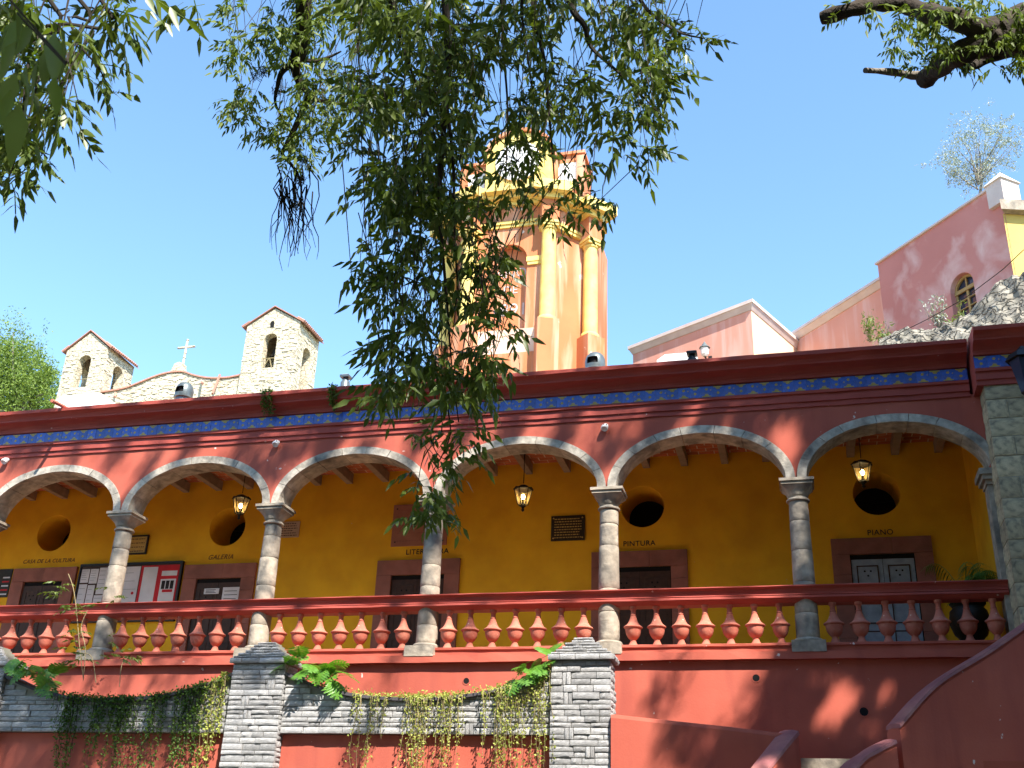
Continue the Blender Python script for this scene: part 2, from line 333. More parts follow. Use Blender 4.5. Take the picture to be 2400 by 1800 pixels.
# columns
def column(cx):
    rd = random.Random(int(cx*7)+99)
    base = MB().box(cx-.245,cx+.245,-.345,.22,4.885,5.055)
    c = base.build('column', m_stone, arc)
    MB().lathe([(.20,5.055),(.222,5.075),(.225,5.10),(.20,5.125),(.178,5.135)], (cx,0,0), 26).build('base_ring', m_stone, c, True)
    zs = [5.135, 5.52+rd.uniform(-.1,.1), 6.05+rd.uniform(-.12,.12), 6.55+rd.uniform(-.12,.12), 7.0+rd.uniform(-.1,.06), 7.262]
    for a, b in zip(zs, zs[1:]):
        ra, rb = [.172-.026*((q-5.13)/2.13)**1.4 for q in (a, b)]; e = rd.uniform(-.003,.003)
        n = 6; pr = [(ra+e-.006,a+.002),(ra+e,a+.012)]+[(ra+(rb-ra)*k/n+e+rd.uniform(-.0015,.0015), a+.012+(b-a-.024)*k/n) for k in range(1,n)]+[(rb+e,b-.012),(rb+e-.006,b-.002)]
        MB().lathe(pr, (cx+rd.uniform(-.003,.003),0,0), 26).build('drum', m_stone, c, True)
    MB().lathe([(.146,7.262),(.178,7.268),(.182,7.285),(.172,7.30),(.150,7.304),(.150,7.335),(.158,7.34),(.165,7.355)], (cx,0,0), 26).build('necking', m_stone, c, True)
    e = MB(); v = []
    lv = [(.165,7.355,1),(.178,7.40,.75),(.205,7.45,.35),(.228,7.487,.1),(.232,7.50,0)]
    n = 32
    for r_, z_, rn in lv:
        for i in range(n):
            a = 2*PI*i/n+PI/4; cs, sn = math.cos(a), math.sin(a); k = 1/max(abs(cs), abs(sn)); q = r_*(rn+(1-rn)*k); v.append((cx+q*cs, q*sn, z_))
    f = [(j*n+i, j*n+(i+1)%n, (j+1)*n+(i+1)%n, (j+1)*n+i) for j in range(len(lv)-1) for i in range(n)]
    e.add(v, f+[tuple((len(lv)-1)*n+i for i in range(n))]).build('echinus', m_stone, c, True)
    MB().box(cx-.243,cx+.243,-.243,.243,7.501,7.548).box(cx-.266,cx+.266,-.266,.266,7.5485,7.594).build('abacus', m_stone, c)
for cx in COLX[1:]: column(cx)

# balustrade
rail = MB()
rprof = [(.14,5.895),(-.22,5.90),(-.248,5.893),(-.248,5.879),(-.228,5.873),(-.198,5.845),(-.180,5.805),(-.174,5.778),(-.196,5.775),(-.197,5.761),(-.178,5.757),(-.204,5.742),(-.206,5.716),(-.175,5.702),(-.135,5.672),(-.10,5.655),(.10,5.655),(.14,5.70)]
profile_x(rail, rprof, XL, 2.83, .2, .0022); rail.build('rail', m_redtrim, arc)
bp = [(0,.080),(.035,.078),(.06,.070),(.11,.054),(.165,.043),(.185,.046),(.21,.066),(.26,.092),(.32,.110),(.39,.120),(.45,.124),(.462,.134),(.475,.146),(.492,.149),(.506,.143),(.53,.118),(.57,.092),(.63,.071),(.70,.055),(.775,.042),(.785,.047),(.80,.047),(.81,.039),(.90,.038),(.93,.05),(.94,.056),(1.0,.056)]
bal = MB().lathe([(r_, t*.628) for t, r_ in bp], n=22).mesh('baluster', m_terra, True)
for cx in COLX[1:]+[COLX[0]]:
    for k in range(7):
        s = random.uniform(.97,1.03); put(bal, 'baluster', arc, (cx+.385+.371*k, -.06+random.uniform(-.008,.008), 5.029), (random.uniform(-.015,.015),random.uniform(-.015,.015),random.uniform(0,6)), (s,s,1))
led = MB()
profile_x(led, [(2.6,5.03),(-.262,5.03),(-.268,5.022),(-.268,4.992),(-.24,4.988),(-.24,4.905),(-.335,4.898),(-.34,4.785),(-.25,4.78),(2.6,4.78)], XL, 2.84, .25, .003); led.build('ledge', m_red, arc)
MB().box(XL,2.84,.16,2.6,5.031,5.04).build('gallery_floor', m_floor, arc)
rw = MB()
prof_w = [(-.25+.0,0),(-.25,4.80),(.3,4.80),(.3,0)]
profile_x(rw, [(-.27,0),(-.25,2.5),(-.25,4.785),(.3,4.785),(.3,0)], XL, 5.2, .5, .003); rw.build('retaining_wall', m_red, arc)
for (hx, hy, r_) in ((1772,1589,.065),(2025,1668,.075),(1093,1596,.06)):
    p = at(hx, hy, Y=-.25); b = MB()
    for k in range(12):
        a, a2 = 2*PI*k/12, 2*PI*(k+1)/12
        b.add([(p[0]+q*math.cos(s_), y_, p[2]+q*math.sin(s_)) for q, y_ in ((r_*.8,-.256),(r_*1.05,-.256),(r_*1.12,-.2)) for s_ in (a, a2)], [(0,1,3,2),(2,3,5,4)])
    d = b.build('drain_hole', m_red, arc); MB().add([(p[0]+r_*.85*math.cos(2*PI*k/12), -.2545, p[2]+r_*.85*math.sin(2*PI*k/12)) for k in range(12)], [tuple(range(12))]).build('void', m_dark, d)

# back wall with round windows (oculi) as real tunnels
YW = 2.6
oc = [at(126,1249,Y=YW), at(533,1235,Y=YW), at(1506,1187,Y=YW), at(2054,1156,Y=YW)]; OR = .405
bw = MB(); xs_prev = XL
zlo, zhi = 5.0, 9.2
for p in oc:
    bw.add([(xs_prev,YW,zlo),(p[0]-.5,YW,zlo),(p[0]-.5,YW,zhi),(xs_prev,YW,zhi)], [(0,1,2,3)])
    n = 40; ring = []; out = []
    for k in range(n):
        a = 2*PI*k/n; c, s = math.cos(a), math.sin(a); ring.append((p[0]+OR*c, YW, p[2]+OR*s))
        q = 1/max(abs(c), abs(s)); out.append((p[0]+.5*c*q, YW, p[2]+.5*s*q))
    mid = [(p[0]+OR*1.0*math.cos(2*PI*k/n), YW+.06, p[2]+OR*math.sin(2*PI*k/n)) for k in range(n)]
    back = [(p[0]+OR*.94*math.cos(2*PI*k/n), YW+.85, p[2]+OR*.94*math.sin(2*PI*k/n)) for k in range(n)]
    bw.add(ring+out+mid+back, [(k,(k+1)%n,n+(k+1)%n,n+k) for k in range(n)]+[(k,(k+1)%n,2*n+(k+1)%n,2*n+k) for k in range(n)]+[(2*n+k,2*n+(k+1)%n,3*n+(k+1)%n,3*n+k) for k in range(n)])
    bw.add([(p[0]-.5,YW,zlo),(p[0]+.5,YW,zlo),(p[0]+.5,YW,p[2]-.5),(p[0]-.5,YW,p[2]-.5)], [(0,1,2,3)])
    bw.add([(p[0]-.5,YW,p[2]+.5),(p[0]+.5,YW,p[2]+.5),(p[0]+.5,YW,zhi),(p[0]-.5,YW,zhi)], [(0,1,2,3)])
    xs_prev = p[0]+.5
bw.add([(xs_prev,YW,zlo),(6.5,YW,zlo),(6.5,YW,zhi),(xs_prev,YW,zhi)], [(0,1,2,3)])
bwo = bw.build('back_wall', m_yel, arc)
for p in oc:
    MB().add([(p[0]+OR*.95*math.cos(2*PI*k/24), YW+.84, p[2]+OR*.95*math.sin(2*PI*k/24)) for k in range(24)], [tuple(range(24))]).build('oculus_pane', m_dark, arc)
MB().box(2.9,3.0,-.0,2.6,5.0,9.2).build('end_wall', m_yel, arc)
MB().box(XL-.1,XL,-.2,2.6,5.0,9.2).build('end_wall', m_yel, arc)
# building mass and roof behind
MB().box(XL,6.5,YW+1.0,6.0,0,9.45).build('rear_mass', m_red, arc)
MB().box(XL,6.5,.19,6.0,9.46,9.60).build('roof_deck', m_lime, arc)
MB().box(XL,6.5,YW+.0,YW+.9,9.22,9.45).build('wall_top', m_red, arc)
# ceiling: beams and bricks
bx = -1.25-.75*25
beamm = MB().box(-.065,.065,.1,2.62,0,.2).mesh('beam', m_beam)
while bx < 2.7:
    put(beamm, 'beam', arc, (bx+random.uniform(-.02,.02), 0, 8.935), (0,0,random.uniform(-.01,.01))); bx += .75
cl = MB().box(XL,2.86,.1,2.62,9.155,9.17).build('ceiling', m_lime, arc)
brm = MB().box(-.136,.136,-.066,.066,.002,.012).mesh('brick', m_brick)
nb_ = 0; rest = MB()
for r_ in range(15):
    y = 2.52-r_*.152; x = XL+.1+(r_ % 2)*.145
    while x < 2.8:
        e = random.uniform(-.003,.003)
        if r_ < 5 and x > -15.6 and nb_ < 300: put(brm, 'brick', cl, (x+e, y, 9.1485+e*.5), (0,0,random.uniform(-.02,.02))); nb_ += 1
        else: rest.box(x-.136+e,x+.136+e,y-.066,y+.066,9.1505+e*.5,9.1545)
        x += .291
tag(rest.build('brick_infill', m_brick, cl), kind='stuff')

# doors
def door(cx, w_, ztop, leaf_m, fw=.30, lh=.29, out=.03):
    """stone frame round a recessed pair of leaves; cx centre, w_ opening width"""
    d = MB().box(cx-w_/2, cx+w_/2, YW-.004, YW-.002, 5.04, ztop).build('door', m_dark, arc)
    for s in (-1, 1):
        x0 = cx+s*w_/2; zz = 5.04
        while zz < ztop-.02:
            h = min(random.uniform(.5,.8), ztop-zz)
            if ztop-zz-h < .15: h = ztop-zz
            a, b = (x0-fw, x0) if s < 0 else (x0, x0+fw); e = random.uniform(-.004,.004)
            MB().box(a, b, YW-out+e-.03, YW-.001, zz+.003, zz+h-.003).build('jamb_stone', m_pinkst, d); zz += h
    xa, xb = cx-w_/2-fw, cx+w_/2+fw; xm = cx+random.uniform(-.2,.2)
    for a, b in ((xa, xm-.003), (xm+.003, xb)): MB().box(a, b, YW-out-.03+random.uniform(-.004,.004), YW-.001, ztop+.002, ztop+lh).build('lintel_stone', m_pinkst, d)
    for s in (-1, 1):
        a, b = (cx-w_/2+.02, cx-.004) if s < 0 else (cx+.004, cx+w_/2-.02)
        lf = MB().box(a, b, YW-.022, YW-.005, 5.05, ztop-.09).build('door_leaf', leaf_m, d)
        iw = .075
        for z0, z1 in ((5.2,5.78),(5.9,6.32),(6.42,ztop-.2)):
            for q in ((a+iw,b-iw,z0,z0+.02),(a+iw,b-iw,z1-.02,z1),(a+iw,a+iw+.02,z0+.02,z1-.02),(b-iw-.02,b-iw,z0+.02,z1-.02)):
                MB().box(q[0],q[1],YW-.034,YW-.0225,q[2],q[3]).build('panel_moulding', m_wood if leaf_m is m_bluew else leaf_m, d)
        c0 = (a+b)/2
        for ox, oz in ((-.05,.06),(.05,.06),(0,-.02)):
            z0 = ztop-.36+oz
            MB().add([(c0+ox+.018*math.cos(2*PI*k/8), YW-.0235, z0+.018*math.sin(2*PI*k/8)) for k in range(8)], [tuple(range(8))]).build('pierced_hole', m_dark, d)
    return d
doors = []
for (xl, xr, yt, lm) in ((59,149,1363.5,m_wood),(463.5,568,1356,m_wood),(919,1043,1347.5,m_wood),(1425,1573,1329,m_wood),(1991,2143,1299,m_bluew)):
    a, b = at(xl, yt, Y=YW), at(xr, yt, Y=YW); doors.append(door((a[0]+b[0])/2, b[0]-a[0], (a[2]+b[2])/2, lm))
# small reddish skirting lamps beside the doors
for px_ in (668,1068,1625,2225): 
    p = at(px_, 1502, Y=YW-.08); MB().box(p[0]-.09,p[0]+.09,YW-.14,YW-.01,5.045,5.14).build('floor_box', m_pinkst, arc)
def text_mesh(cu, name):
    tmp = bpy.data.objects.new('tmp', cu); COL.objects.link(tmp); bpy.context.view_layer.update()
    me = bpy.data.meshes.new_from_object(tmp.evaluated_get(bpy.context.evaluated_depsgraph_get())); me.name = name; bpy.data.objects.remove(tmp); return me
def text(body, px_, py_, h, m, ital=0, Y=YW-.006, parent=arc, name='painted_lettering'):
    p = at(px_, py_, Y=Y); cu = bpy.data.curves.new(name, 'FONT'); cu.body = body; cu.size = h*1.38; cu.align_x = 'CENTER'; cu.align_y = 'CENTER'; cu.extrude = .001; cu.shear = ital
    cu.space_character = 1.08; cu.materials.append(m); cu.offset = .0015
    o = bpy.data.objects.new(name, text_mesh(cu, name)); COL.objects.link(o); o.location = p; o.rotation_euler = (PI/2, 0, 0); adopt(o, parent); return o
text('CASA DE LA CULTURA', 114, 1315, .085, m_fade, .25); text('GALERIA', 517, 1306, .10, m_fade, .3); text('LITERATURA', 1001, 1293, .105, m_ink); text('PINTURA', 1498, 1274, .10, m_ink); text('PIANO', 2063, 1248, .10, m_ink)

# ================================================================== ON THE BACK WALL
def quadpx(corn, Y): return [at(x, y, Y=Y) for x, y in corn]
def plate(name, x0, x1, y0, y1, th, m, label, cat, Y=YW, lines=None, lm=None, studs=None, frame=None):
    a, b = at(x0, y0, Y=Y), at(x1, y1, Y=Y); ra = root(name, label, cat, ((a[0]+b[0])/2, Y, b[2]))
    MB().box(a[0],b[0],Y-th,Y-.002,b[2],a[2]).build('slab', m, ra)
    W_, H_ = b[0]-a[0], a[2]-b[2]
    if lines:
        rd = random.Random(x0)
        for k in range(lines):
            z0 = a[2]-H_*(.14+.74*k/max(1, lines-1)); x = a[0]+W_*.1; t = MB(); xe = b[0]-W_*rd.choice((.1,.1,.16,.3))
            while x < xe:
                l = rd.uniform(.02,.06); t.box(x,min(x+l,xe),Y-th-.0015,Y-th,z0-.009,z0+.009); x += l+.014
            t.build('lettering_row', lm, ra)
    if studs:
        for sx in (.07,.93):
            for sz in (.1,.9): MB().lathe([(.016,0),(.012,.008),(0.001,.012)], n=10).build('stud', studs, ra)
        for o, (sx, sz) in zip([c for c in ra.children if c.name.startswith('stud')], [(i, j) for i in (.07,.93) for j in (.1,.9)]):
            o.location = (a[0]+W_*sx, Y-th, b[2]+H_*sz); o.rotation_euler = (PI/2,0,0)
    if frame:
        for q in ((a[0]-.03,b[0]+.03,a[2],a[2]+.03),(a[0]-.03,b[0]+.03,b[2]-.03,b[2]),(a[0]-.03,a[0],b[2],a[2]),(b[0],b[0]+.03,b[2],a[2])): MB().box(q[0],q[1],Y-th-.02,Y-.001,q[2],q[3]).build('frame_bar', frame, ra)
    return ra
plate('bronze_plaque', 1293,1371,1211,1266,.03,m_bronze,'dark bronze plaque with raised lettering and corner studs, between the lantern and the PINTURA door', 'plaque', lines=8, lm=m_gold, studs=m_gold)
m_pcant = mat('plaque_cantera', (.33,.15,.10), (.27,.115,.08), 4, .9, .4, 40)
plate('stone_plaque', 925,1047,1185,1277,.03,m_pcant,'large pinkish stone plaque above the LITERATURA door', 'plaque', lines=5, lm=m_pinkst, studs=m_iron)
m_pmarb = mat('plaque_marble', (.40,.30,.22), None, 4, .6, .2, 40)
plate('marble_plaque', 659,700,1224,1259,.02,m_pmarb,'small pale marble plaque with dark lines of lettering', 'plaque', lines=6, lm=m_wood)
plate('framed_notice', 296,341,1260,1296,.02,m_gold,'small dark framed notice above the notice board', 'framed notice', lines=4, lm=m_wood, frame=m_iron)
# notice board
a, b = at(196,1330,Y=YW), at(408,1452,Y=YW)
nb = root('notice_board', 'dark framed notice board covered with white sheets and a red poster', 'notice board', ((a[0]+b[0])/2, YW, b[2]))
MB().box(a[0],b[0],YW-.05,YW-.002,b[2],a[2]).build('board', m_wood, nb)
for q in ((a[0]-.03,b[0]+.03,a[2],a[2]+.05),(a[0]-.03,b[0]+.03,b[2]-.04,b[2]),(a[0]-.03,a[0],b[2],a[2]),(b[0],b[0]+.03,b[2],a[2])): MB().box(q[0],q[1],YW-.075,YW-.001,q[2],q[3]).build('frame_bar', m_iron, nb)
W_, H_ = b[0]-a[0], a[2]-b[2]
def sheet(u0, u1, v0, v1, m, d=.052, name='sheet', par=nb):
    return MB().box(a[0]+W_*u0, a[0]+W_*u1, YW-d-.002, YW-d+.001, a[2]-H_*v1, a[2]-H_*v0).build(name, m, par)
for q in ((.01,.09,.05,.3),(.10,.18,.05,.32),(.01,.09,.33,.97),(.10,.17,.35,.97),(.19,.29,.03,.52),(.18,.29,.54,.97),(.30,.60,.03,.97)): 
    s_ = sheet(*q, m_paper); rd = random.Random(q[0]*100)
    for k in range(5):
        vv = q[2]+(q[3]-q[2])*(.12+.16*k); sheet(q[0]+.008, q[1]-.012-rd.random()*.03*(q[1]-q[0])*10, vv, vv+.006, m_vent, .0545, 'print_line', s_)
rp = sheet(.61,.985,.02,.80,m_redpaper,.053,'red_poster')
for q in ((.635,.775,.05,.70),(.82,.97,.13,.22),(.82,.97,.28,.72),(.70,.83,.73,.79)): sheet(*q, m_paper, .0555, 'white_panel', rp)
for k in range(3): sheet(.835+.042*k,.868+.042*k,.31,.46,m_ink,.0575,'black_figure',rp)
sheet(.85,.95,.47,.52,m_redpaper,.0575,'red_mark',rp)
MB().lathe([(.03,0),(.03,.004)], n=14).build('round_emblem', m_redpaper, nb)
o = [c for c in nb.children if c.name.startswith('round_emblem')][0]; o.location = (a[0]+W_*.56, YW-.0565, a[2]-H_*.52); o.rotation_euler = (PI/2,0,0)
# sheets pinned to GALERIA door
for (x0,x1,y0,y1,lab,nm) in ((480,513,1380,1392,'small white card pinned to the left leaf of the GALERIA door','card'),(524,559,1377,1412,'white handwritten sheet pinned to the right leaf of the GALERIA door','notice')):
    p, q = at(x0,y0,Y=YW-.026), at(x1,y1,Y=YW-.026); r_ = root('pinned_sheet', lab, nm, ((p[0]+q[0])/2,YW-.03,q[2]))
    MB().box(p[0],q[0],YW-.040,YW-.036,q[2],p[2]).build('paper_sheet', m_paper, r_)
    t = MB(); rd = random.Random(x0)
    for k in range(3):
        zz = p[2]-(p[2]-q[2])*(.25+.25*k); t.box(p[0]+.04,q[0]-.05-rd.random()*.06,YW-.0415,YW-.0402,zz-.006,zz+.006)
    t.build('print_line', m_ink, r_)
pz = at(0,1335,Y=YW); ps = root('wall_poster', 'dark patterned poster left of the CASA DE LA CULTURA door', 'poster', (pz[0],YW,6.0))
qz = at(17,1400,Y=YW); MB().box(pz[0]-.3,qz[0],YW-.02,YW-.002,qz[2],pz[2]).build('poster_sheet', m_bronze, ps)
for k in range(5): MB().box(qz[0]-.2,qz[0]-.03,YW-.0225,YW-.0205,qz[2]+.05+.09*k,qz[2]+.08+.09*k).build('poster_stripe', m_redpaper if k % 2 else m_paper, ps)

# ================================================================== LANTERNS
def lantern(px_, py_, Y, lab):
    c = at(px_, py_, Y=Y); x, y, z = c; zt = 8.935
    r_ = root('hanging_lantern', lab, 'lantern', (x, y, z-.24), 'lit iron lanterns hanging in the gallery')
    MB().tube([(x,y,zt+.2),(x+.004,y,(zt+z)/2),(x,y,z+.26)], .008, 5).build('chain', m_iron, r_)
    n = 6; fr_ = MB()
    def ring(rad, zz): return [(x+rad*math.cos(2*PI*k/n+.3), y+rad*math.sin(2*PI*k/n+.3), zz) for k in range(n)]
    T, B = ring(.165, z+.14), ring(.085, z-.15)
    for k in range(n):
        fr_.tube([T[k], B[k]], .008, 4); fr_.tube([T[k], T[(k+1)%n]], .010, 4); fr_.tube([B[k], B[(k+1)%n]], .008, 4)
    fr_.build('frame', m_iron, r_)
    hd = MB(); R0, R1, R2 = ring(.19, z+.14), ring(.10, z+.20), ring(.03, z+.23)
    hd.add(R0+R1+R2, [(k,(k+1)%n,n+(k+1)%n,n+k) for k in range(n)]+[(n+k,n+(k+1)%n,2*n+(k+1)%n,2*n+k) for k in range(n)]+[tuple(2*n+k for k in range(n)), tuple(range(n-1,-1,-1))]).build('hood', m_iron, r_)
    for k in range(n):
        p, q = Vector(R0[k]), Vector(R0[(k+1)%n]); MB().prism([p, (p+q)/2+Vector((0,0,.035)), q], (Vector((x,y,p.z))-(p+q)/2).normalized()*.004).build('crest', m_iron, r_)
    gl = MB()
    for k in range(n): gl.add([Vector(T[k])*.97+Vector((x,y,z))*.03, Vector(T[(k+1)%n])*.97+Vector((x,y,z))*.03, Vector(B[(k+1)%n])*.97+Vector((x,y,z))*.03, Vector(B[k])*.97+Vector((x,y,z))*.03], [(0,1,2,3)])
    gl.build('glass', m_lglass, r_)
    MB().lathe([(.06,-.15),(.07,-.165),(.03,-.19),(.02,-.22),(.034,-.24),(.02,-.26),(.004,-.275)], (x,y,z), 10).build('finial', m_iron, r_, True)
    MB().lathe([(.018,-.13),(.018,-.05)], (x,y,z), 8).build('socket', m_iron, r_)
    MB().lathe([(.012,-.05),(.03,-.02),(.036,.01),(.025,.04),(.004,.055)], (x,y,z), 12).build('bulb', m_bulb, r_, True)
lantern(564, 1186, 1.2, 'lit iron lantern hanging before the GALERIA oculus')
lantern(1226, 1165, 1.2, 'lit iron lantern hanging beside the bronze plaque')
lantern(2021, 1108, 1.2, 'lit iron lantern hanging above the PIANO door')
# white spot lamps on the spandrels
for px_, py_, lab in ((1417,997,'white spot lamp on the spandrel above the PINTURA side column'),(645,1035,'white spot lamp on the spandrel above the GALERIA side column'),(10,1076,'white spot lamp on the spandrel nearest the CASA DE LA CULTURA door')):
    p = at(px_, py_, Y=-.32); r_ = root('spot_lamp', lab, 'lamp', (p[0], -.225, p[2]), 'white spot lamps on the arcade front')
    MB().lathe([(.045,0),(.05,.015),(.03,.03)], (0,0,0), 14).build('rose', m_white, r_)
    r_.children[0].location = (p[0],-.225,p[2]+.02); r_.children[0].rotation_euler = (PI/2,0,0)
    sh = MB().lathe([(.02,.0),(.045,.02),(.058,.06),(.062,.10),(.05,.12),(.04,.115)], n=16).build('shade', m_white, r_, True); sh.location = (p[0], -.25, p[2]+.03); sh.rotation_euler = (PI/2+.9,0,random.uniform(-.2,.2))
    for k in range(4):
        h_ = MB().lathe([(.010,0),(.008,.004)], n=8).build('shade_hole', m_dark, r_); a_ = -.5+k*.35; h_.location = (p[0]+.055*math.sin(a_*1.3), -.30-.05*math.cos(a_)*.8, p[2]-.01+.02*(k%2)); h_.rotation_euler = (PI/2,0,a_)

# ================================================================== ROOF FITTINGS
def hood_vent(px_, pbot, wpx, Y, lab):
    c = at(px_, pbot, Y=Y); s = wpx*.0068/.36; x, y, z = c[0], Y, c[2]-.08
    r_ = root('roof_vent', lab, 'vent', (x, y, 9.63), 'hooded vents on the roof edge')
    MB().lathe([(.15*s,9.58-z),(.15*s,.06)], (x,y,z), 18).build('neck', m_vent, r_, True)
    MB().lathe([(.15*s,.04),(.19*s,.05),(.195*s,.075),(.16*s,.085)], (x,y,z), 22).build('rim', m_vent, r_, True)
    hd = MB(); n = 22; prof_ = [(.17,.085),(.178,.14),(.18,.20),(.172,.26),(.15,.32),(.11,.365),(.055,.39),(.004,.397)]
    v = [(x+r0*s*math.cos(2*PI*i/n), y+r0*s*math.sin(2*PI*i/n), z+z0*s) for r0, z0 in prof_ for i in range(n)]; f = []
    for j in range(len(prof_)-1):
        for i in range(n):
            ang = math.degrees(2*PI*(i+.5)/n) % 360
            if j in (1, 2) and 225 < ang < 295: continue
            f.append((j*n+i, j*n+(i+1)%n, (j+1)*n+(i+1)%n, (j+1)*n+i))
    hd.add(v, f).build('hood', m_vent, r_, True)
    MB().lathe([(.13*s,.085*s),(.13*s,.3*s)], (x,y,z), 12).build('throat', m_dark, r_)
hood_vent(430, 931, 52, .25, 'dark hooded roof vent in front of the rubble church gable')
hood_vent(1395, 866, 54, .25, 'grey hooded roof vent at the foot of the clock tower')
def stub(px_, py_, lab, m):
    c = at(px_, py_, Y=-.2); x, z = c[0], c[2]; r_ = root('roof_lamp', lab, 'lamp', (x,-.2,9.62))
    MB().lathe([(.085,9.6-z),(.085,-.06),(.06,-.02),(.05,.03)], (x,-.2,z), 14).build('pedestal', m, r_, True)
    MB().box(x-.085,x+.085,-.285,-.115,z+.03,z+.075).build('cap', m, r_)
    MB().box(x-.06,x+.06,-.26,-.14,z+.0751,z+.09).build('lid', m_white, r_)
stub(810, 890, 'pale square capped lamp on the roof edge beside the creeper', m_vent); stub(1622, 836, 'dark square capped lamp on the roof edge before the salmon house', m_iron)
# spouts
for px_, py_, lab in ((150,950,'thin terracotta water spout below the see-through church belfry'),):
    p = at(px_, py_, Y=-.6); r_ = root('water_spout', lab, 'spout', tuple(p)); MB().tube([(p[0]-.1,.1,9.66),(p[0],-.6,9.62),(p[0]+.02,-.98,9.58)], [.04,.04,.035], 8).build('pipe', m_terra, r_); MB().tube([(p[0]-.12,-.45,9.60),(p[0]-.12,-.45,9.70)], .03, 8).build('bracket', m_iron, r_)
# skylights
def skylight(c, w_, h_, lab, flat=0):
    x, y, z = c; r_ = root('skylight', lab, 'skylight', (x, y, 9.6))
    MB().box(x-w_,x+w_,y-w_,y+w_,9.60,z).build('curb', m_white, r_)
    MB().add([(x-w_,y-w_,z+.001),(x+w_,y-w_,z+.001),(x+w_,y+w_,z+.001),(x-w_,y+w_,z+.001),(x-w_*flat,y,z+h_),(x+w_*flat,y,z+h_)], [(0,1,5,4),(1,2,5),(2,3,4,5),(3,0,4)]).build('glazed_top', m_white, r_)
p = at(221,948,Y=3.2); skylight((p[0],3.2,p[2]), .55, .30, 'white pyramid skylight below the rubble church')
p = at(1592,848,Y=2.0); skylight((p[0],2.0,p[2]-.12), .38, .30, 'white boxy skylight in front of the salmon house', .7)

# ================================================================== FOUNTAIN WALL
rockm = [block_mesh(s+50, 5, 3, .012).mesh('rock_face', m_rock, True) for s in range(10)]
def stones(par, x0, x1, z0, z1, yf, depth=.06, top=None, rot=None, lo=.15, hi=.42, hc=(.062,.10), pairs=True, name='stone'):
    """coursed rock-faced stones on a plane; rot 'side' lays them on a plane facing +x"""
    z = z0; rows = []
    while z < z1-.03:
        h = min(random.uniform(*hc), z1-z); rows.append((z, h)); z += h
    res = {}
    if pairs:
        for j in range(0, len(rows)-1, 3):
            if random.random() < .8 and x1-x0 > .5:
                xx = random.uniform(x0+.12, x1-.25)
                hh = rows[j][1]+rows[j+1][1]
                for j2 in (j, j+1): res.setdefault(j2, []).append((xx, xx+.125))
                for k in range(2): one(par, xx+.03+.062*k, rows[j][0]+hh/2, .056, hh-.012, yf, depth, top, rot, name)
    for j, (z, h) in enumerate(rows):
        x = x0
        while x < x1-.02:
            l = random.uniform(lo, hi); e = min(x+l, x1)
            if x1-e < .1: e = x1
            for (ra_, rb_) in res.get(j, []):
                if x < ra_ < e: e = ra_
                elif ra_ <= x < rb_: x = rb_; e = min(x+l, x1)
            if e-x > .025: one(par, (x+e)/2, z+h/2, e-x-.010, h-.012, yf, depth, top, rot, name)
            x = e
def one(par, cx, cz, lx, lz, yf, depth, top, rot, name):
    if top is not None:
        zt = min(top(cx-lx/2), top(cx+lx/2), top(cx))
        if cz-lz/2 > zt-.03: return
        if cz+lz/2 > zt: n1 = zt-(cz-lz/2); cz = cz-lz/2+n1/2; lz = n1
        if lz < .025: return
    j = random.uniform(-.012,.012)
    if rot == 'side': put(random.choice(rockm), name, par, (yf+j, cx, cz), (0,0,PI/2), (lx, depth, lz))
    else: put(random.choice(rockm), name, par, (cx, yf+j, cz), (random.uniform(-.015,.015),random.uniform(-.012,.012),0), (lx, depth, lz))
YF = -1.60
def pier(x0, x1, lab, zt=4.56, crop=None):
    r_ = root('stone_pier', lab, 'stone pier', ((x0+x1)/2, YF+.25, 0), 'grey stone piers of the fountain wall')
    co = MB().box(x0+.03,x1-.03,YF+.035,YF+.47,0,zt).build('core', m_joint, r_)
    stones(co, x0, x1, 2.75, zt-.005, YF+.03)
    stones(co, YF+.03, YF+.47, 2.75, zt-.005, x1-.03, rot='side', lo=.14, hi=.3, pairs=False)
    cp = MB().box(x0+.0,x1-.0,YF+.01,YF+.48,zt,zt+.07).build('cap', m_joint, r_)
    stones(cp, x0-.04, x1+.04, zt, zt+.085, YF-.025, .07, hc=(.085,.086), pairs=False)
    stones(cp, YF-.04, YF+.5, zt, zt+.085, x1+.02, .07, rot='side', hc=(.085,.086), pairs=False)
    L = [(.0,.035),(.06,.05),(.12,.05),(.19,.05),(.25,.045),(.29,.04)]
    z = zt+.086; 
    for k, (ins, h) in enumerate(L):
        ins = ins+random.uniform(-.02,.02)
        MB().box(x0+ins+.03,x1-ins-.03,YF+ins*.6+.03,YF+.45,z,z+h).build('cap_core', m_joint, r_)
        stones(cp, x0+ins, x1-ins, z, z+h, YF+ins*.6+.02, .07, hc=(h,h+.001), lo=.1, hi=.3, pairs=False)
        z += h
P1, P2, P3 = (-13.46,-12.60), (-8.53,-7.66), (-3.555,-2.70)
pier(*P1, 'shaded grey stone pier at the dark creeper end of the fountain wall'); pier(*P2, 'grey stone pier between the dark creeper and the yellow creeper parapets'); pier(*P3, 'sunlit grey stone pier next to the low red stair wall')
def sag(x0, x1):
    return lambda x: 4.055+.38*abs(2*(x-(x0+x1)/2)/(x1-x0))**2.3
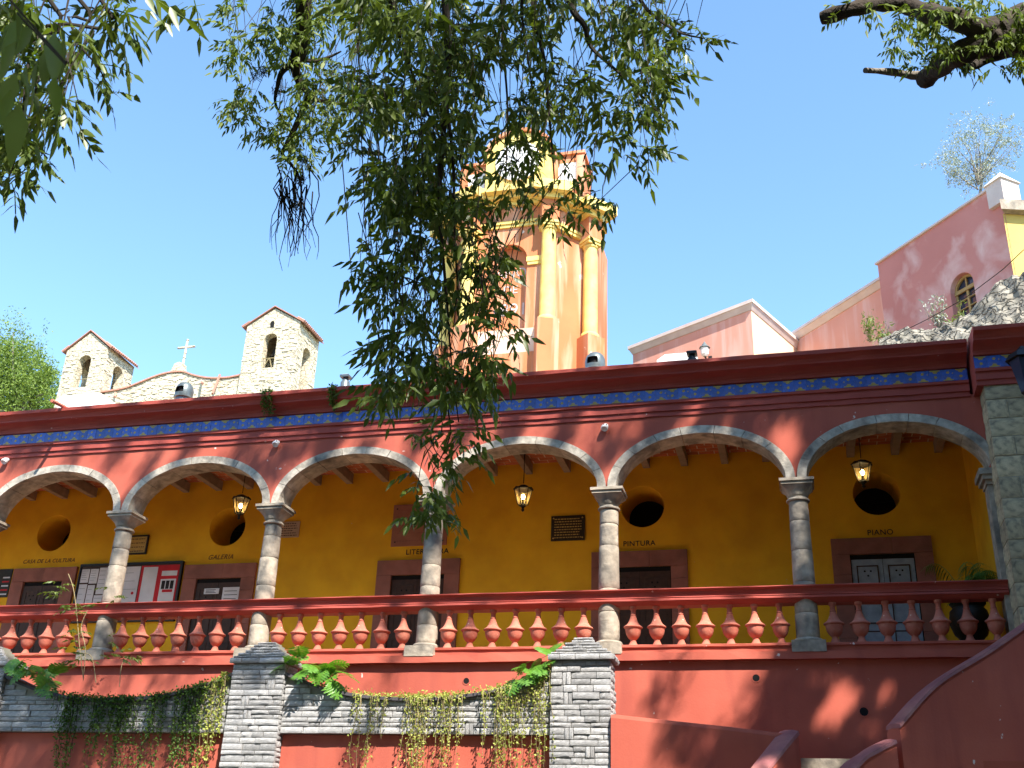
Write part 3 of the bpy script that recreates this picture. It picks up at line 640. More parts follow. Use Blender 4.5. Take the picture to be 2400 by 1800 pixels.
def parapet(x0, x1, lab):
    tp = sag(x0, x1); n = 40; r_ = root('stone_parapet', lab, 'parapet', ((x0+x1)/2, YF+.3, 0), 'sagging stone parapets of the fountain wall')
    mb = MB(); v = []; f = []
    for i in range(n+1):
        x = x0+(x1-x0)*i/n
        for y in (YF+.115, YF+.42): v += [(x, y, 3.56), (x, y, tp(x)-.03)]
    for i in range(n): o = 4*i; f += [(o,o+4,o+5,o+1),(o+2,o+3,o+7,o+6),(o+1,o+5,o+7,o+3),(o,o+2,o+6,o+4)]
    co = mb.add(v, f).build('core', m_joint, r_)
    stones(co, x0+.005, x1-.005, 3.555, 4.45, YF+.11, top=lambda x: tp(x)-.045)
    cp = MB(); v = []; f = []
    for i in range(n+1):
        x = x0+(x1-x0)*i/n; e = random.uniform(-.006,.006); v += [(x,YF+.03+e,tp(x)-.042),(x,YF+.03+e,tp(x)+.004),(x,YF+.44,tp(x)+.004),(x,YF+.44,tp(x)-.042)]
    for i in range(n): o = 4*i; f += [(o,o+4,o+5,o+1),(o+1,o+5,o+6,o+2),(o+2,o+6,o+7,o+3),(o+3,o+7,o+4,o)]
    cp.add(v, f).build('coping', m_coping, r_)
    pn = MB(); profile_x(pn, [(YF+.20,0),(YF+.20,3.553),(YF+.42,3.553),(YF+.42,0)], x0, x1, .4, .002); pn.build('lower_panel', m_red, r_)
    return tp
tpL = parapet(P1[1], P2[0], 'stone parapet draped in dark green creeper'); tpR = parapet(P2[1], P3[0], 'sunlit stone parapet with yellow-green trailing creeper')
tpLL = parapet(P1[0]-4.06, P1[0], 'stone parapet beyond the shaded pier')

# ================================================================== STAIR WALLS
def wall_run(name, lab, pts, th, m, cope=None, cat='wall'):
    """pts: (x, y, ztop) along a plan line; a solid parapet with a rounded top"""
    r_ = root(name, lab, cat, (pts[0][0], pts[0][1], 0)); mb = MB(); v = []; n = len(pts); prf = [(-.5,None),(-.5,-.06),(-.40,-.015),(0,0),(.40,-.015),(.5,-.06),(.5,None)]
    for i, (x, y, z) in enumerate(pts):
        a, b = pts[max(i-1,0)], pts[min(i+1,n-1)]; d = Vector((b[0]-a[0], b[1]-a[1])); d.normalize(); nn = Vector((-d.y, d.x))
        for s, dz in prf: v.append((x+nn.x*s*th, y+nn.y*s*th, 0 if dz is None else z+dz))
    k = len(prf); f = [(i*k+j, (i+1)*k+j, (i+1)*k+j+1, i*k+j+1) for i in range(n-1) for j in range(k-1)]
    f += [tuple(range(k)), tuple((n-1)*k+j for j in range(k-1,-1,-1))]
    mb.add(v, f).build('masonry', m, r_)
    if cope:
        c = MB(); v = []
        for i, (x, y, z) in enumerate(pts):
            a, b = pts[max(i-1,0)], pts[min(i+1,n-1)]; d = Vector((b[0]-a[0], b[1]-a[1])); d.normalize(); nn = Vector((-d.y, d.x))
            for s, dz in ((-.56,-.012),(-.52,.03),(-.2,.05),(.2,.05),(.52,.03),(.56,-.012)): v.append((x+nn.x*s*th, y+nn.y*s*th, z+dz))
        f = [(i*6+j, (i+1)*6+j, (i+1)*6+(j+1)%6, i*6+(j+1)%6) for i in range(n-1) for j in range(6)]+[tuple(range(6)), tuple((n-1)*6+j for j in range(5,-1,-1))]
        c.add(v, f).build('coping', cope, r_, True)
m_worn = mat('worn_red_coping', (.34,.13,.12), (.24,.085,.085), 4, .55, .3, 30, stain=(.5,.22,.16), stain_amt=.5, stain_scale=3)
def spl(P, n=6):
    out = []
    for i in range(len(P)-1):
        p0, p1, p2, p3 = P[max(i-1,0)], P[i], P[i+1], P[min(i+2,len(P)-1)]
        for k in range(n):
            t = k/n; out.append(tuple(.5*((2*b)+(-a+c)*t+(2*a-5*b+4*c-d)*t*t+(-a+3*b-3*c+d)*t**3) for a, b, c, d in zip(p0,p1,p2,p3)))
    return out+[tuple(P[-1])]
wall_run('stair_parapet', 'curving red stair parapet rising to the stone corner pilaster', spl([(3.5,-.62,5.5),(2.98,-.75,5.19),(2.28,-1.05,4.70),(1.49,-1.4,4.19),(.95,-1.75,3.64)]), .26, m_red, m_worn)
wall_run('stair_newel', 'rounded lower red stair wall below the curving parapet', spl([(.86,-1.85,3.44),(.62,-2.05,3.30),(.34,-2.25,3.08),(-.1,-2.7,2.5),(-.5,-3.3,1.7)]), .30, m_red, m_worn)
wall_run('low_wall', 'low red stair wall running from the sunlit stone pier', [(-2.69,-1.55,3.83),(-1.9,-1.55,3.75),(-1.1,-1.55,3.67),(-.36,-1.55,3.585)], .2, m_red)
wall_run('stair_return_wall', 'dark red stair wall descending from the end of the low wall', spl([(-.34,-1.45,3.60),(-.42,-1.75,3.47),(-.60,-2.2,3.2),(-.95,-2.9,2.7),(-1.6,-4.0,1.9)]), .24, m_red, m_worn)
tr = root('stone_trough', 'grey stone trough between the red stair walls', 'trough', (.2,-1.0,0))
MB().box(-.22,.72,-1.25,-1.19,2.9,3.315).box(-.22,.72,-.70,-.64,2.9,3.315).box(-.22,-.16,-1.189,-.701,2.9,3.315).box(.66,.72,-1.189,-.701,2.9,3.315).build('rim', m_stone, tr)
MB().box(-.22,.72,-1.24,-.65,0,2.898).build('pedestal', m_stone, tr)
lb = MB().box(.7,6,-1.3,-.28,0,3.3).build('stair_landing', m_red); lb['kind'] = 'structure'

# ================================================================== CLOCK TOWER
tw = root('clock_tower', 'orange and yellow clock tower with columns rising behind the roof', 'tower', (-7.44, 10.5, 9))
TX = -7.44
def slab_arch(mb, x0, x1, z0, z1, cx, hw, sill, spring, y0, y1, n=14, axis='y'):
    """a wall slab between y0 and y1 with an arched opening"""
    pts = [(cx+hw*math.cos(PI*k/n), spring+hw*math.sin(PI*k/n)) for k in range(n+1)]
    def P(x, z, y): return (x, y, z) if axis == 'y' else (y, x, z)
    for y in (y0, y1):
        q = []
        q.append([(x0,z0),(cx-hw,z0),(cx-hw,z1),(x0,z1)]); q.append([(cx+hw,z0),(x1,z0),(x1,z1),(cx+hw,z1)])
        if sill > z0: q.append([(cx-hw,z0),(cx+hw,z0),(cx+hw,sill),(cx-hw,sill)])
        for k in range(n): q.append([pts[k], (pts[k][0],z1), (pts[k+1][0],z1), pts[k+1]])
        for r_ in q: mb.add([P(x,z,y) for x, z in r_], [tuple(range(len(r_)))])
    edge = [(cx+hw,sill)]+pts+[(cx-hw,sill)]
    for e0, e1 in zip(edge, edge[1:]): mb.add([P(*e0,y0),P(*e1,y0),P(*e1,y1),P(*e0,y1)], [(0,1,2,3)])
    if sill > z0: mb.add([P(cx-hw,sill,y0),P(cx+hw,sill,y0),P(cx+hw,sill,y1),P(cx-hw,sill,y1)], [(0,1,2,3)])
    out = [(x0,z0),(x0,z1),(x1,z1),(x1,z0)]
    for e0, e1 in zip(out, out[1:]): mb.add([P(*e0,y0),P(*e1,y0),P(*e1,y1),P(*e0,y1)], [(0,1,2,3)])
A_, B_, C_, D_ = (-9.56,10.4), (-8.56,9.0), (-6.32,9.0), (-5.32,10.4)
MB().prism([(A_[0],A_[1],9),(B_[0],B_[1]+.25,9),(C_[0],C_[1]+.25,9),(D_[0],D_[1],9),(D_[0],11,9),(A_[0],11,9)], (0,0,10.98)).build('bay', m_tow, tw)
MB().box(-9.6,-5.34,10.45,13.2,9,20.1).build('shaft', m_tow, tw)
fw = MB(); slab_arch(fw, B_[0], C_[0], 15.60, 19.4, TX, .52, 15.60, 17.86, 9.0, 9.245); fw.build('front_wall', m_tow, tw)
MB().box(B_[0]-.0,C_[0]+.0,8.93,9.24,9,14.85).build('lower_wall', m_tow, tw)
MB().box(B_[0]+.1,C_[0]-.1,8.97,9.24,14.851,15.598).build('dado', mat('limewashed_dado', (.70,.52,.40), (.60,.36,.24), 1.2, .9, .2, 30, stain=(.5,.2,.12), stain_amt=.5, streak=True), tw)
for s in (-1, 1): MB().box(TX+s*.80-.28, TX+s*.80+.28, 8.93, 8.998, 17.72, 17.87).box(TX+s*.80-.25, TX+s*.80+.25, 8.95, 8.998, 17.62, 17.7195).build('impost', m_towy, tw)
ya = MB()
for z0, z1, o in ((18.93,19.02,.06),(19.03,19.12,.10),(19.62,19.74,.16),(19.745,19.86,.38),(19.865,20.0,.60)):
    ya.prism([(A_[0]-o*.8,A_[1],z0),(B_[0]-o*.45,B_[1]-o,z0),(C_[0]+o*.45,C_[1]-o,z0),(D_[0]+o*.8,D_[1],z0),(D_[0]+o*.8,10.6,z0),(A_[0]-o*.8,10.6,z0)], (0,0,z1-z0))
ya.build('entablature', m_towy, tw)
MB().prism([(A_[0]-.02,A_[1],19.121),(B_[0],B_[1]-.03,19.121),(C_[0],C_[1]-.03,19.121),(D_[0]+.02,D_[1],19.121),(D_[0],10.6,19.121),(A_[0],10.6,19.121)], (0,0,.498)).build('tower_frieze', m_tow, tw)
rear = MB()
for z0, z1, o in ((19.62,19.74,.10),(19.745,19.86,.2),(19.865,20.0,.32)): rear.box(-9.6-o,-5.34+o,10.62,11.3,z0,z1)
rear.build('rear_cornice', m_towy, tw)
for (cx, cy, ang) in ((B_[0],B_[1],-.4),(C_[0],C_[1],.4),(-9.49,10.18,-.85),(-5.39,10.18,.85)):
    dx, dy = math.sin(ang)*.12, -math.cos(ang)*.12; cx += dx; cy += dy
    sh = MB().lathe([(.27,15.68),(.275,15.73),(.25,15.80),(.215,15.83),(.212,16.5),(.195,18.55),(.19,18.6),(.225,18.63),(.225,18.68),(.20,18.7)], (cx,cy,0), 22).build('tower_column', m_towy, tw, True)
    def rb(h0, h1, hw, name, m, par):
        c, s = math.cos(ang), math.sin(ang); MB().prism([(cx+c*a-s*b, cy+s*a+c*b, h0) for a, b in ((-hw,-hw),(hw,-hw),(hw,hw),(-hw,hw))], (0,0,h1-h0)).build(name, m, par)
    rb(18.70,18.78,.24,'column_cap',m_towy,sh); rb(18.785,18.86,.27,'column_cap',m_towy,sh); rb(9.2,15.67,.30,'column_pedestal',m_tow,sh)
    rb(18.865,19.55,.25,'entablature_block',m_tow,sh); rb(19.551,19.70,.36,'entablature_block',m_towy,sh); rb(19.705,20.03,.56,'entablature_block',m_towy,sh)
# clock stage
MB().prism([(-9.3,10.4,20.001),(-8.5,9.15,20.001),(-6.38,9.15,20.001),(-5.58,10.4,20.001)], (0,0,.35)).prism([(-9.0,10.4,20.352),(-8.5,9.45,20.352),(-6.38,9.45,20.352),(-5.88,10.4,20.352)], (0,0,.25)).build('stage_base', m_tow, tw)
MB().box(-9.35,-5.53,10.0,11.3,20.101,22.0).build('clock_stage', m_tow, tw)
fc = MB(); n = 16
pts = [(-8.45,9.5,20.61),(-6.43,9.5,20.61)]+[(TX+1.01*math.cos(PI*k/n), 9.5, 21.72+.98*math.sin(PI*k/n)) for k in range(n+1)]
fc.prism(pts, (0,.5,0)).build('clock_face_frame', m_towy, tw)
fc = MB(); fc.prism([(TX+1.12*math.cos(PI*k/n), 9.42, 21.85+1.0*math.sin(PI*k/n)) for k in range(n+1)]+[(TX+1.0*math.cos(PI*k/n), 9.42, 21.85+.88*math.sin(PI*k/n)) for k in range(n,-1,-1)], (0,.6,0)).build('arched_hood', m_tow, tw)
ck = MB().lathe([(.70,0),(.70,.05),(.66,.06)], n=36).build('clock_dial', m_white, tw, True); ck.location = (TX,9.49,21.62); ck.rotation_euler = (PI/2,0,0)
nm = MB()
for k in range(12):
    a = 2*PI*k/12; c, s = math.cos(a), math.sin(a)
    for o in (-.045, .045):
        nm.add([(TX+c*(.40)-s*o-s*.018, 9.425, 21.62+s*.40+c*o+c*.018),(TX+c*.58-s*o-s*.022, 9.425, 21.62+s*.58+c*o+c*.022),(TX+c*.58-s*o+s*.022, 9.425, 21.62+s*.58+c*o-c*.022),(TX+c*.40-s*o+s*.018, 9.425, 21.62+s*.40+c*o-c*.018)], [(0,1,2,3)])
nm.build('hour_numerals', m_ink, ck)
for a, l, w_ in ((.9, .36, .03), (2.5, .52, .022)):
    c, s = math.cos(a), math.sin(a); MB().prism([(TX-s*w_-c*.08,9.415,21.62+c*w_-s*.08),(TX+c*l,9.415,21.62+s*l),(TX+s*w_-c*.08,9.415,21.62-c*w_-s*.08)], (0,.006,0)).build('clock_hand', m_ink, ck)
for s in (-1, 1):
    MB().box(TX+s*1.42-.30,TX+s*1.42+.30,9.97,10.0-.001,20.75,21.7).build('white_panel', m_white, tw)
    MB().box(TX+s*1.06-.1,TX+s*1.06+.1,9.9,9.998,20.6,21.9).box(TX+s*1.85-.12,TX+s*1.85+.12,9.9,9.998,20.6,21.9).build('stage_pilaster', m_tow, tw)
MB().box(-9.42,-5.46,9.92,11.38,22.001,22.10).build('stage_cornice', m_tow, tw)
m_lav = mat('faded_lettering', (.52,.42,.40), None, 4, .9, 0)
for body, x, z, h in (('AÑO', TX, 17.55, .30), ('DE', TX, 17.0, .26), ('1891', TX-.02, 16.35, .40)):
    cu = bpy.data.curves.new('date_lettering', 'FONT'); cu.body = body; cu.size = h*1.38; cu.align_x = 'CENTER'; cu.align_y = 'CENTER'; cu.extrude = .002; cu.materials.append(m_lav)
    o = bpy.data.objects.new('date_lettering', text_mesh(cu, 'date_lettering')); COL.objects.link(o); o.location = (x, 9.243, z); o.rotation_euler = (PI/2,0,0); adopt(o, tw)

# ================================================================== RUBBLE CHURCH
ch = root('rubble_church', 'pale rubble stone church with two belfries and a curved gable', 'church', (-38, 40, 24))
def rubble(mb, x0, x1, z0, z1, y, n, rd, hole=None, side=None):
    for _ in range(n):
        l, h = rd.uniform(.14,.42), rd.uniform(.06,.15); x, z = rd.uniform(x0+.1,x1-.1), rd.uniform(z0,z1); d = rd.uniform(.015,.05)
        if hole and abs(x-hole[0]) < hole[1]+l*.6 and hole[2]-.1 < z < hole[3]+.25: continue
        e = [rd.uniform(-.03,.03) for _ in range(8)]
        q = [(x-l/2+e[0],z-h/2+e[1]*.5),(x+l/2+e[2],z-h/2+e[3]*.5),(x+l/2+e[4],z+h/2+e[5]*.5),(x-l/2+e[6],z+h/2+e[7]*.5)]
        if side is None: mb.prism([(a, y-d, b) for a, b in q], (0,d+.02,0))
        else: mb.prism([(side+d, a, b) for a, b in q], (-d-.02,0,0))
def belfry(x0, x1, y0, y1, zb, ze, zp, xp, hole, shole, lab, closed_back=False):
    rd = random.Random(int(x0)); t = .55; m = MB()
    slab_arch(m, x0, x1, zb, ze, hole[0], hole[1], hole[2], hole[3], y0, y0+t)
    if closed_back: m.box(x0,x1,y1-t,y1,zb,ze)
    else: slab_arch(m, x0, x1, zb, ze, hole[0], hole[1], hole[2]-.1, hole[3], y1-t, y1)
    for xx in (x0, x1-t): slab_arch(m, y0+t+.001, y1-t-.001, zb, ze, shole[0], shole[1], shole[2], shole[3], xx, xx+t, axis='x')
    m.prism([(x0,y0,ze+.001),(x1,y0,ze+.001),(xp,y0,zp)], (0,t,0)); m.prism([(x0,y1-t,ze+.001),(x1,y1-t,ze+.001),(xp,y1-t,zp)], (0,t,0))
    b = m.build('belfry', m_church, ch); b['label'] = lab
    st = MB(); rubble(st, x0, x1, zb, ze, y0, 260, rd, (hole[0],hole[1],hole[2],hole[3]+hole[1])); rubble(st, y0, y1, zb, ze, 0, 150, rd, (shole[0],shole[1],shole[2],shole[3]+shole[1]), side=x1)
    tag(st.build('rubble_stones', m_chst, b), kind='stuff')
    for xa, za, xb, zb_ in ((x0-.28,ze-.12,xp,zp+.10),(x1+.28,ze-.12,xp,zp+.10)):
        MB().prism([(xa,y0-.12,za),(xb,y0-.12,zb_),(xb,y0-.12,zb_+.07),(xa,y0-.12,za+.07)], (0,y1-y0+.24,0)).build('roof_slope', m_roof, b)
    tm = MB().tube([(0,0,0),(0,0,.6)], .085, 6).mesh('roof_tile', m_roof)
    for sgn, xe in ((1,x1+.30),(-1,x0-.30)):
        dv = Vector((xe-xp, 0, ze-.12-zp-.1)); L_ = dv.length; q = dv.to_track_quat('Z','Y').to_euler()
        for k in range(int((y1-y0+.2)/.21)):
            put(tm, 'roof_tile', b, tuple(Vector((xe,y0-.05+k*.21,ze-.02))-dv*(.56/L_)), q)
    return b
bl = belfry(-45.75,-42.65,38,41.05,26.0,32.45,33.68,-44.2,(-44.22,.47,29.7,31.55),(39.5,.52,29.6,31.2),'belfry with sky showing through its arches')
br = belfry(-32.75,-29.1,38,40.9,26.0,33.05,34.15,-30.95,(-30.98,.44,30.0,31.95),(39.45,.55,28.6,31.3),'belfry with a bell in its arch', True)
MB().lathe([(.36,0),(.34,.06),(.27,.25),(.22,.5),(.16,.62),(.04,.68)], (-30.98,38.9,31.1), 14).build('bell', m_bronze, br, True)
MB().tube([(-31.4,38.15,30.72),(-30.55,38.15,30.72)], .03, 5).tube([(-31.35,38.15,30.05),(-31.0,38.15,30.72)], .025, 5).tube([(-30.95,38.15,30.72),(-30.75,38.15,30.1)], .025, 5).build('belfry_rail', m_dry, br)
MB().prism([(-31.16,37.985,32.80),(-30.88,37.985,32.80),(-30.88,37.985,33.12),(-30.93,37.985,33.24),(-31.02,37.985,33.28),(-31.11,37.985,33.24),(-31.16,37.985,33.12)], (0,.013,0)).build('niche', m_dark, br)
MB().tube([(-44.75,38.25,30.4),(-43.75,38.25,30.4)], .03, 5).build('belfry_rail', m_dry, bl)
gp = [(-42.66,29.36),(-41.7,29.42),(-40.8,29.55),(-39.9,29.85),(-39.1,30.12),(-38.3,30.32),(-37.5,30.38),(-36.9,30.33),(-36.2,30.05),(-35.4,29.82),(-34.6,29.70),(-33.6,29.68),(-32.74,29.80)]
gp = [(x, z) for x, z in spl([(a, b) for a, b in gp], 3)]
MB().prism([(-42.64,38.3,25)]+[(x,38.3,z-.05) for x, z in gp[1:-1]]+[(-32.76,38.3,25)], (0,.7,0)).build('gable_wall', m_church, ch)
gs = MB(); rd = random.Random(5)
for k in range(len(gp)-1): rubble(gs, gp[k][0]-.1, gp[k+1][0]+.2, 26.8, min(gp[k][1],gp[k+1][1])-.15, 38.3, 26, rd)
tag(gs.build('rubble_stones', m_chst, ch), kind='stuff')
gc = MB(); v = []
for x, z in gp: v += [(x,38.18,z-.05),(x,38.18,z+.05),(x,39.05,z+.05),(x,39.05,z-.05)]
gc.add(v, [(4*i+j,4*i+4+j,4*i+4+(j+1)%4,4*i+(j+1)%4) for i in range(len(gp)-1) for j in range(4)]).build('gable_coping', m_roof, ch)
pd = MB().prism([(-38.0,38.35,30.33),(-37.0,38.35,30.33),(-37.15,38.35,30.75),(-37.18,38.35,31.02),(-37.45,38.35,31.12),(-37.75,38.35,31.02),(-37.85,38.35,30.75)], (0,.5,0)).build('cross_pedestal', m_church, ch)
cr = MB().tube([(-37.0-.3,38.6,31.1),(-36.97-.3,38.6,32.75)], .075, 8).tube([(-37.8,38.6,32.25),(-36.75,38.6,32.27)], .07, 8)
for p in ((-37.27,38.6,32.78),(-37.83,38.6,32.25),(-36.72,38.6,32.27),(-37.28,38.6,31.5),(-37.28,38.6,31.85)): cr.tube([(p[0]-.005,p[1],p[2]-.06),(p[0],p[1],p[2]),(p[0]+.005,p[1],p[2]+.06)], [.05,.11,.05], 8)
cr.build('cross', m_chst, ch, True)
for (xa, za, xb, zb_) in ((-41.6,29.2,-41.1,28.6),(-35.5,29.5,-35.0,29.05),(-34.3,29.9,-34.2,28.3)): MB().tube([(xa,38.25,za),(xb,37.6,zb_)], .08, 6).build('rain_spout', m_roof, ch)
MB().box(-42.4,-41.9,39.5,40.0,26,30.5).build('chimney', m_church, ch)

# ================================================================== SALMON HOUSES
def house(name, lab, corner, left, right, z0, wall_m, wallr_m, cope_m, oh=.28, ch_=.28):
    """house seen corner-on: corner, left and right are plan points, eave height in corner[2]"""
    r_ = root(name, lab, 'house', (corner[0], corner[1], z0)); c, l, r = Vector(corner[:2]), Vector(left), Vector(right); b = l+r-c; z1 = corner[2]
    MB().add([(c.x,c.y,z0),(l.x,l.y,z0),(l.x,l.y,z1),(c.x,c.y,z1)], [(0,1,2,3)]).add([(l.x,l.y,z0),(b.x,b.y,z0),(b.x,b.y,z1),(l.x,l.y,z1)], [(0,1,2,3)]).build('wall', wall_m, r_)
    MB().add([(c.x,c.y,z0),(r.x,r.y,z0),(r.x,r.y,z1),(c.x,c.y,z1)], [(0,1,2,3)]).add([(r.x,r.y,z0),(b.x,b.y,z0),(b.x,b.y,z1),(r.x,r.y,z1)], [(0,1,2,3)]).build('wall', wallr_m, r_)
    cc = (c+b)/2
    def off(p, o): 
        d1 = (c-l).normalized(); d2 = (c-r).normalized(); s1 = 1 if (p-cc).dot(d1) > 0 else -1; s2 = 1 if (p-cc).dot(d2) > 0 else -1; q = p+d1*(o*s1)+d2*(o*s2); return q
    m = MB()
    for za, zb_, o0, o1 in ((z1-.001, z1+ch_*.62, oh*.15, oh*.85), (z1+ch_*.62+.001, z1+ch_, oh, oh)):
        P = [off(p, o0) for p in (c, r, b, l)]; Q = [off(p, o1) for p in (c, r, b, l)]
        m.add([(p.x,p.y,za) for p in P]+[(p.x,p.y,zb_) for p in Q], [(0,3,2,1),(4,5,6,7),(0,1,5,4),(1,2,6,5),(2,3,7,6),(3,0,4,7)])
    m.build('eave_cornice', cope_m, r_)
    return r_
m_cream = mat('cream_plaster', (.70,.50,.34), (.66,.45,.30), .8, .85, .25, 30)
h1 = house('salmon_house', 'salmon house corner with a pale stone eave and a wall lantern', (-.923,14.0,18.25), (-5.027,16.485), (.60,17.5), 10, m_pinkp, m_cream, m_copew, .14, .30)
# wall lantern on the salmon house
d = (Vector((-5.027,16.485))-Vector((-.923,14))).normalized(); nrm = Vector((d.y,-d.x)); nrm = nrm if nrm.y < 0 else -nrm
wl = Vector((-.923,14))+d*1.62; px_ = wl+nrm*.28
r_ = root('wall_lantern', 'grey wall lantern on a curled bracket on the salmon house', 'lantern', (px_.x,px_.y,17.0))
MB().tube([(wl.x,wl.y,16.95),(wl.x+nrm.x*.12,wl.y+nrm.y*.12,16.85),(px_.x,px_.y,17.05)], .03, 6).box(wl.x-.06,wl.x+.06,wl.y-.05,wl.y+.02,16.8,17.15).build('bracket', m_iron, r_)
MB().lathe([(.07,17.05),(.12,17.12),(.14,17.33),(.13,17.345)], (px_.x,px_.y,0), 8).build('glass_body', m_white, r_)
MB().lathe([(.18,17.346),(.15,17.39),(.09,17.42),(.08,17.47),(.05,17.50),(.012,17.58)], (px_.x,px_.y,0), 10).build('hood', m_vent, r_)
h2 = house('far_salmon_house', 'low salmon house with a pale eave behind the roof junction', (3.75,12.95,18.55), (.42,17.0), (6.0,15.0), 10, m_pinkp, m_pinkp, m_copew, .22, .25)
p = at(1990,772,Y=19); MB().box(p[0]-1.2,p[0]+1.6,19,20.5,p[2]-.25,p[2]-.05).build('roof_slab', m_roof, h2)
# tall red house
hc, hl = Vector((5.70,8.95)), Vector((2.833,12.535)); tr_ = root('red_house', 'tall faded red house with an arched window and yellow corner wall', 'house', (5.7,8.95,10))
dd = (hl-hc).normalized(); nn = Vector((dd.y,-dd.x)); nn = nn if nn.y < 0 else -nn; LW = (hl-hc).length; ZT = 18.62
m_fred = mat('faded_red_plaster', (.53,.215,.18), (.47,.175,.145), .7, .85, .3, 30, stain=(.72,.52,.47), stain_amt=.75, stain_scale=1.1)
def W(u, z, o=0): q = hc+dd*u+nn*o; return (q.x, q.y, z)
uc = 1.70; uw = .40; zs_, zsp = 15.4, 16.40
n = 14; pts = [(uc+uw*math.cos(PI*k/n), zsp+.40*math.sin(PI*k/n)) for k in range(n+1)]
m = MB()
for q in ([(0,10),(uc-uw,10),(uc-uw,ZT),(0,ZT)],[(uc+uw,10),(LW,10),(LW,ZT),(uc+uw,ZT)],[(uc-uw,10),(uc+uw,10),(uc+uw,zs_),(uc-uw,zs_)]): m.add([W(*a) for a in q], [(0,1,2,3)])
for k in range(n): m.add([W(*pts[k]), W(pts[k][0],ZT), W(pts[k+1][0],ZT), W(*pts[k+1])], [(0,1,2,3)])
edge = [(uc+uw,zs_)]+pts+[(uc-uw,zs_)]
for e0, e1 in zip(edge, edge[1:]): m.add([W(*e0),W(*e1),W(*e1,-.25),W(*e0,-.25)], [(0,1,2,3)])
bk = hl+Vector((3.5,3.0)); m.add([W(LW,10),(bk.x,bk.y,10),(bk.x,bk.y,ZT),W(LW,ZT)], [(0,1,2,3)])
m.build('wall', m_fred, tr_)
wn = MB().add([W(*a,-.24) for a in edge], [tuple(range(len(edge)))]).build('window', m_glass, tr_)
m_ochrew = mat('ochre_window_wood', (.42,.27,.10), (.34,.21,.08), 5, .7, .2, 40)
def bar(u0, u1, z0, z1, o=.0): 
    m = MB(); P = [W(u0,z0,-.23+o),W(u1,z0,-.23+o),W(u1,z1,-.23+o),W(u0,z1,-.23+o)]; m.prism(P, (nn.x*.05,nn.y*.05,0)); return m.build('window_bar', m_ochrew, wn)
bar(uc-.035,uc+.035,zs_,zsp-.05); bar(uc-uw,uc-uw+.06,zs_,zsp-.05); bar(uc+uw-.06,uc+uw,zs_,zsp-.05); bar(uc-uw,uc+uw,zsp-.05,zsp+.05,.03)
for z0 in (15.62,15.88,16.12):
    bar(uc-uw+.06,uc-.035,z0,z0+.025); bar(uc+.035,uc+uw-.06,z0,z0+.025)
bar(uc-.02,uc+.02,zsp+.05,zsp+.39)
m = MB()
for k in range(n):
    a, b = PI*k/n, PI*(k+1)/n
    m.prism([W(uc+r0*math.cos(q), zsp+r0*math.sin(q), -.22) for r0, q in ((.40,a),(.40,b),(.33,b),(.33,a))], (nn.x*.06,nn.y*.06,0))
m.build('window_arch', m_ochrew, wn)
m = MB(); m.prism([W(-.1,ZT+.001,.06),W(LW+.06,ZT+.001,.06),W(LW+.06,ZT+.001,-.3),W(-.1,ZT+.001,-.3)], (0,0,.06)); m.build('wall_coping', m_copew, tr_)
yc = hc+Vector((4.5,1.4)); my = mat('yellow_wall_paint', (.62,.43,.12), (.56,.38,.10), 1, .85, .2, 30)
MB().prism([(hc.x-.05,hc.y-.0,10),(yc.x,yc.y,10),(yc.x,yc.y+1,10),(hc.x+.5,hc.y+1,10)], (0,0,7.7)).build('yellow_wall', my, tr_)
MB().prism([(hc.x-.12,hc.y-.25,17.701),(yc.x,yc.y-.3,17.701),(yc.x,yc.y+1,17.701),(hc.x+.4,hc.y+1,17.701)], (0,0,.3)).build('stone_eave', m_stone, tr_)
MB().prism([W(-.15,18.001,.12),W(.35,18.001,.12),W(.35,18.001,-.5),W(-.15,18.001,-.5)], (0,0,.68)).build('corner_post', m_copew, tr_)
p0 = W(-.15,18.685,.12); MB().add([W(-.2,18.685,.17),W(.4,18.685,.17),W(.4,18.685,-.55),W(-.2,18.685,-.55),W(.1,19.1,-.2)], [(0,1,4),(1,2,4),(2,3,4),(3,0,4),(0,3,2,1)]).build('post_pyramid', m_white, tr_)

# rock outcrop below the red house
cf = MB(); nu, nv = 46, 26; rd = random.Random(3); top = [(2060,795),(2100,775),(2160,772),(2200,768),(2235,755),(2280,725),(2320,680),(2345,655),(2385,640),(2440,655)]
def topy(x):
    for (a, b), (c, d2) in zip(top, top[1:]):
        if a <= x <= c: return b+(d2-b)*(x-a)/(c-a)
    return top[-1][1]
for j in range(nv+1):
    for i in range(nu+1):
        x = 2060+380*i/nu; yy = topy(x)+(860-topy(x))*(j/nv)**.9; Yd = 9.3-2.8*(i/nu)-1.6*(j/nv)
        q = at(x, yy, Y=Yd); e = .10*math.sin(i*.55+j*.4)*math.cos(j*.5)+.05*math.sin(i*1.3-j*.9)+rd.uniform(-.03,.03)
        cf.v.append((q[0]+rd.uniform(-.02,.02), q[1]+e, q[2]+rd.uniform(-.02,.02)+(.0 if j else rd.uniform(-.03,.05))))
for j in range(nv):
    for i in range(nu): k = j*(nu+1)+i; cf.f.append((k,k+nu+1,k+nu+2,k+1)); cf.mi.append(0)
o0 = len(cf.v); cf.v += [(q[0]+.6, q[1]+3.0, q[2]-.4) for q in cf.v[:nu+1]]
for i in range(nu): cf.f.append((i, i+1, o0+i+1, o0+i)); cf.mi.append(0)
tag(cf.build('rock_outcrop', m_cliff, None, True), 'pale rough rock outcrop below the arched window', 'rock', kind='structure')
# cable across the red house
cb = root('cable', 'thin dark cable crossing the faded red house', 'cable', tuple(at(2080,790,Y=7)))
MB().tube([at(2070,800,Y=8.6), at(2180,745,Y=8.2), at(2260,700,Y=7.4), at(2350,632,Y=6.6), at(2400,585,Y=6)], .012, 4).build('wire', m_iron, cb)
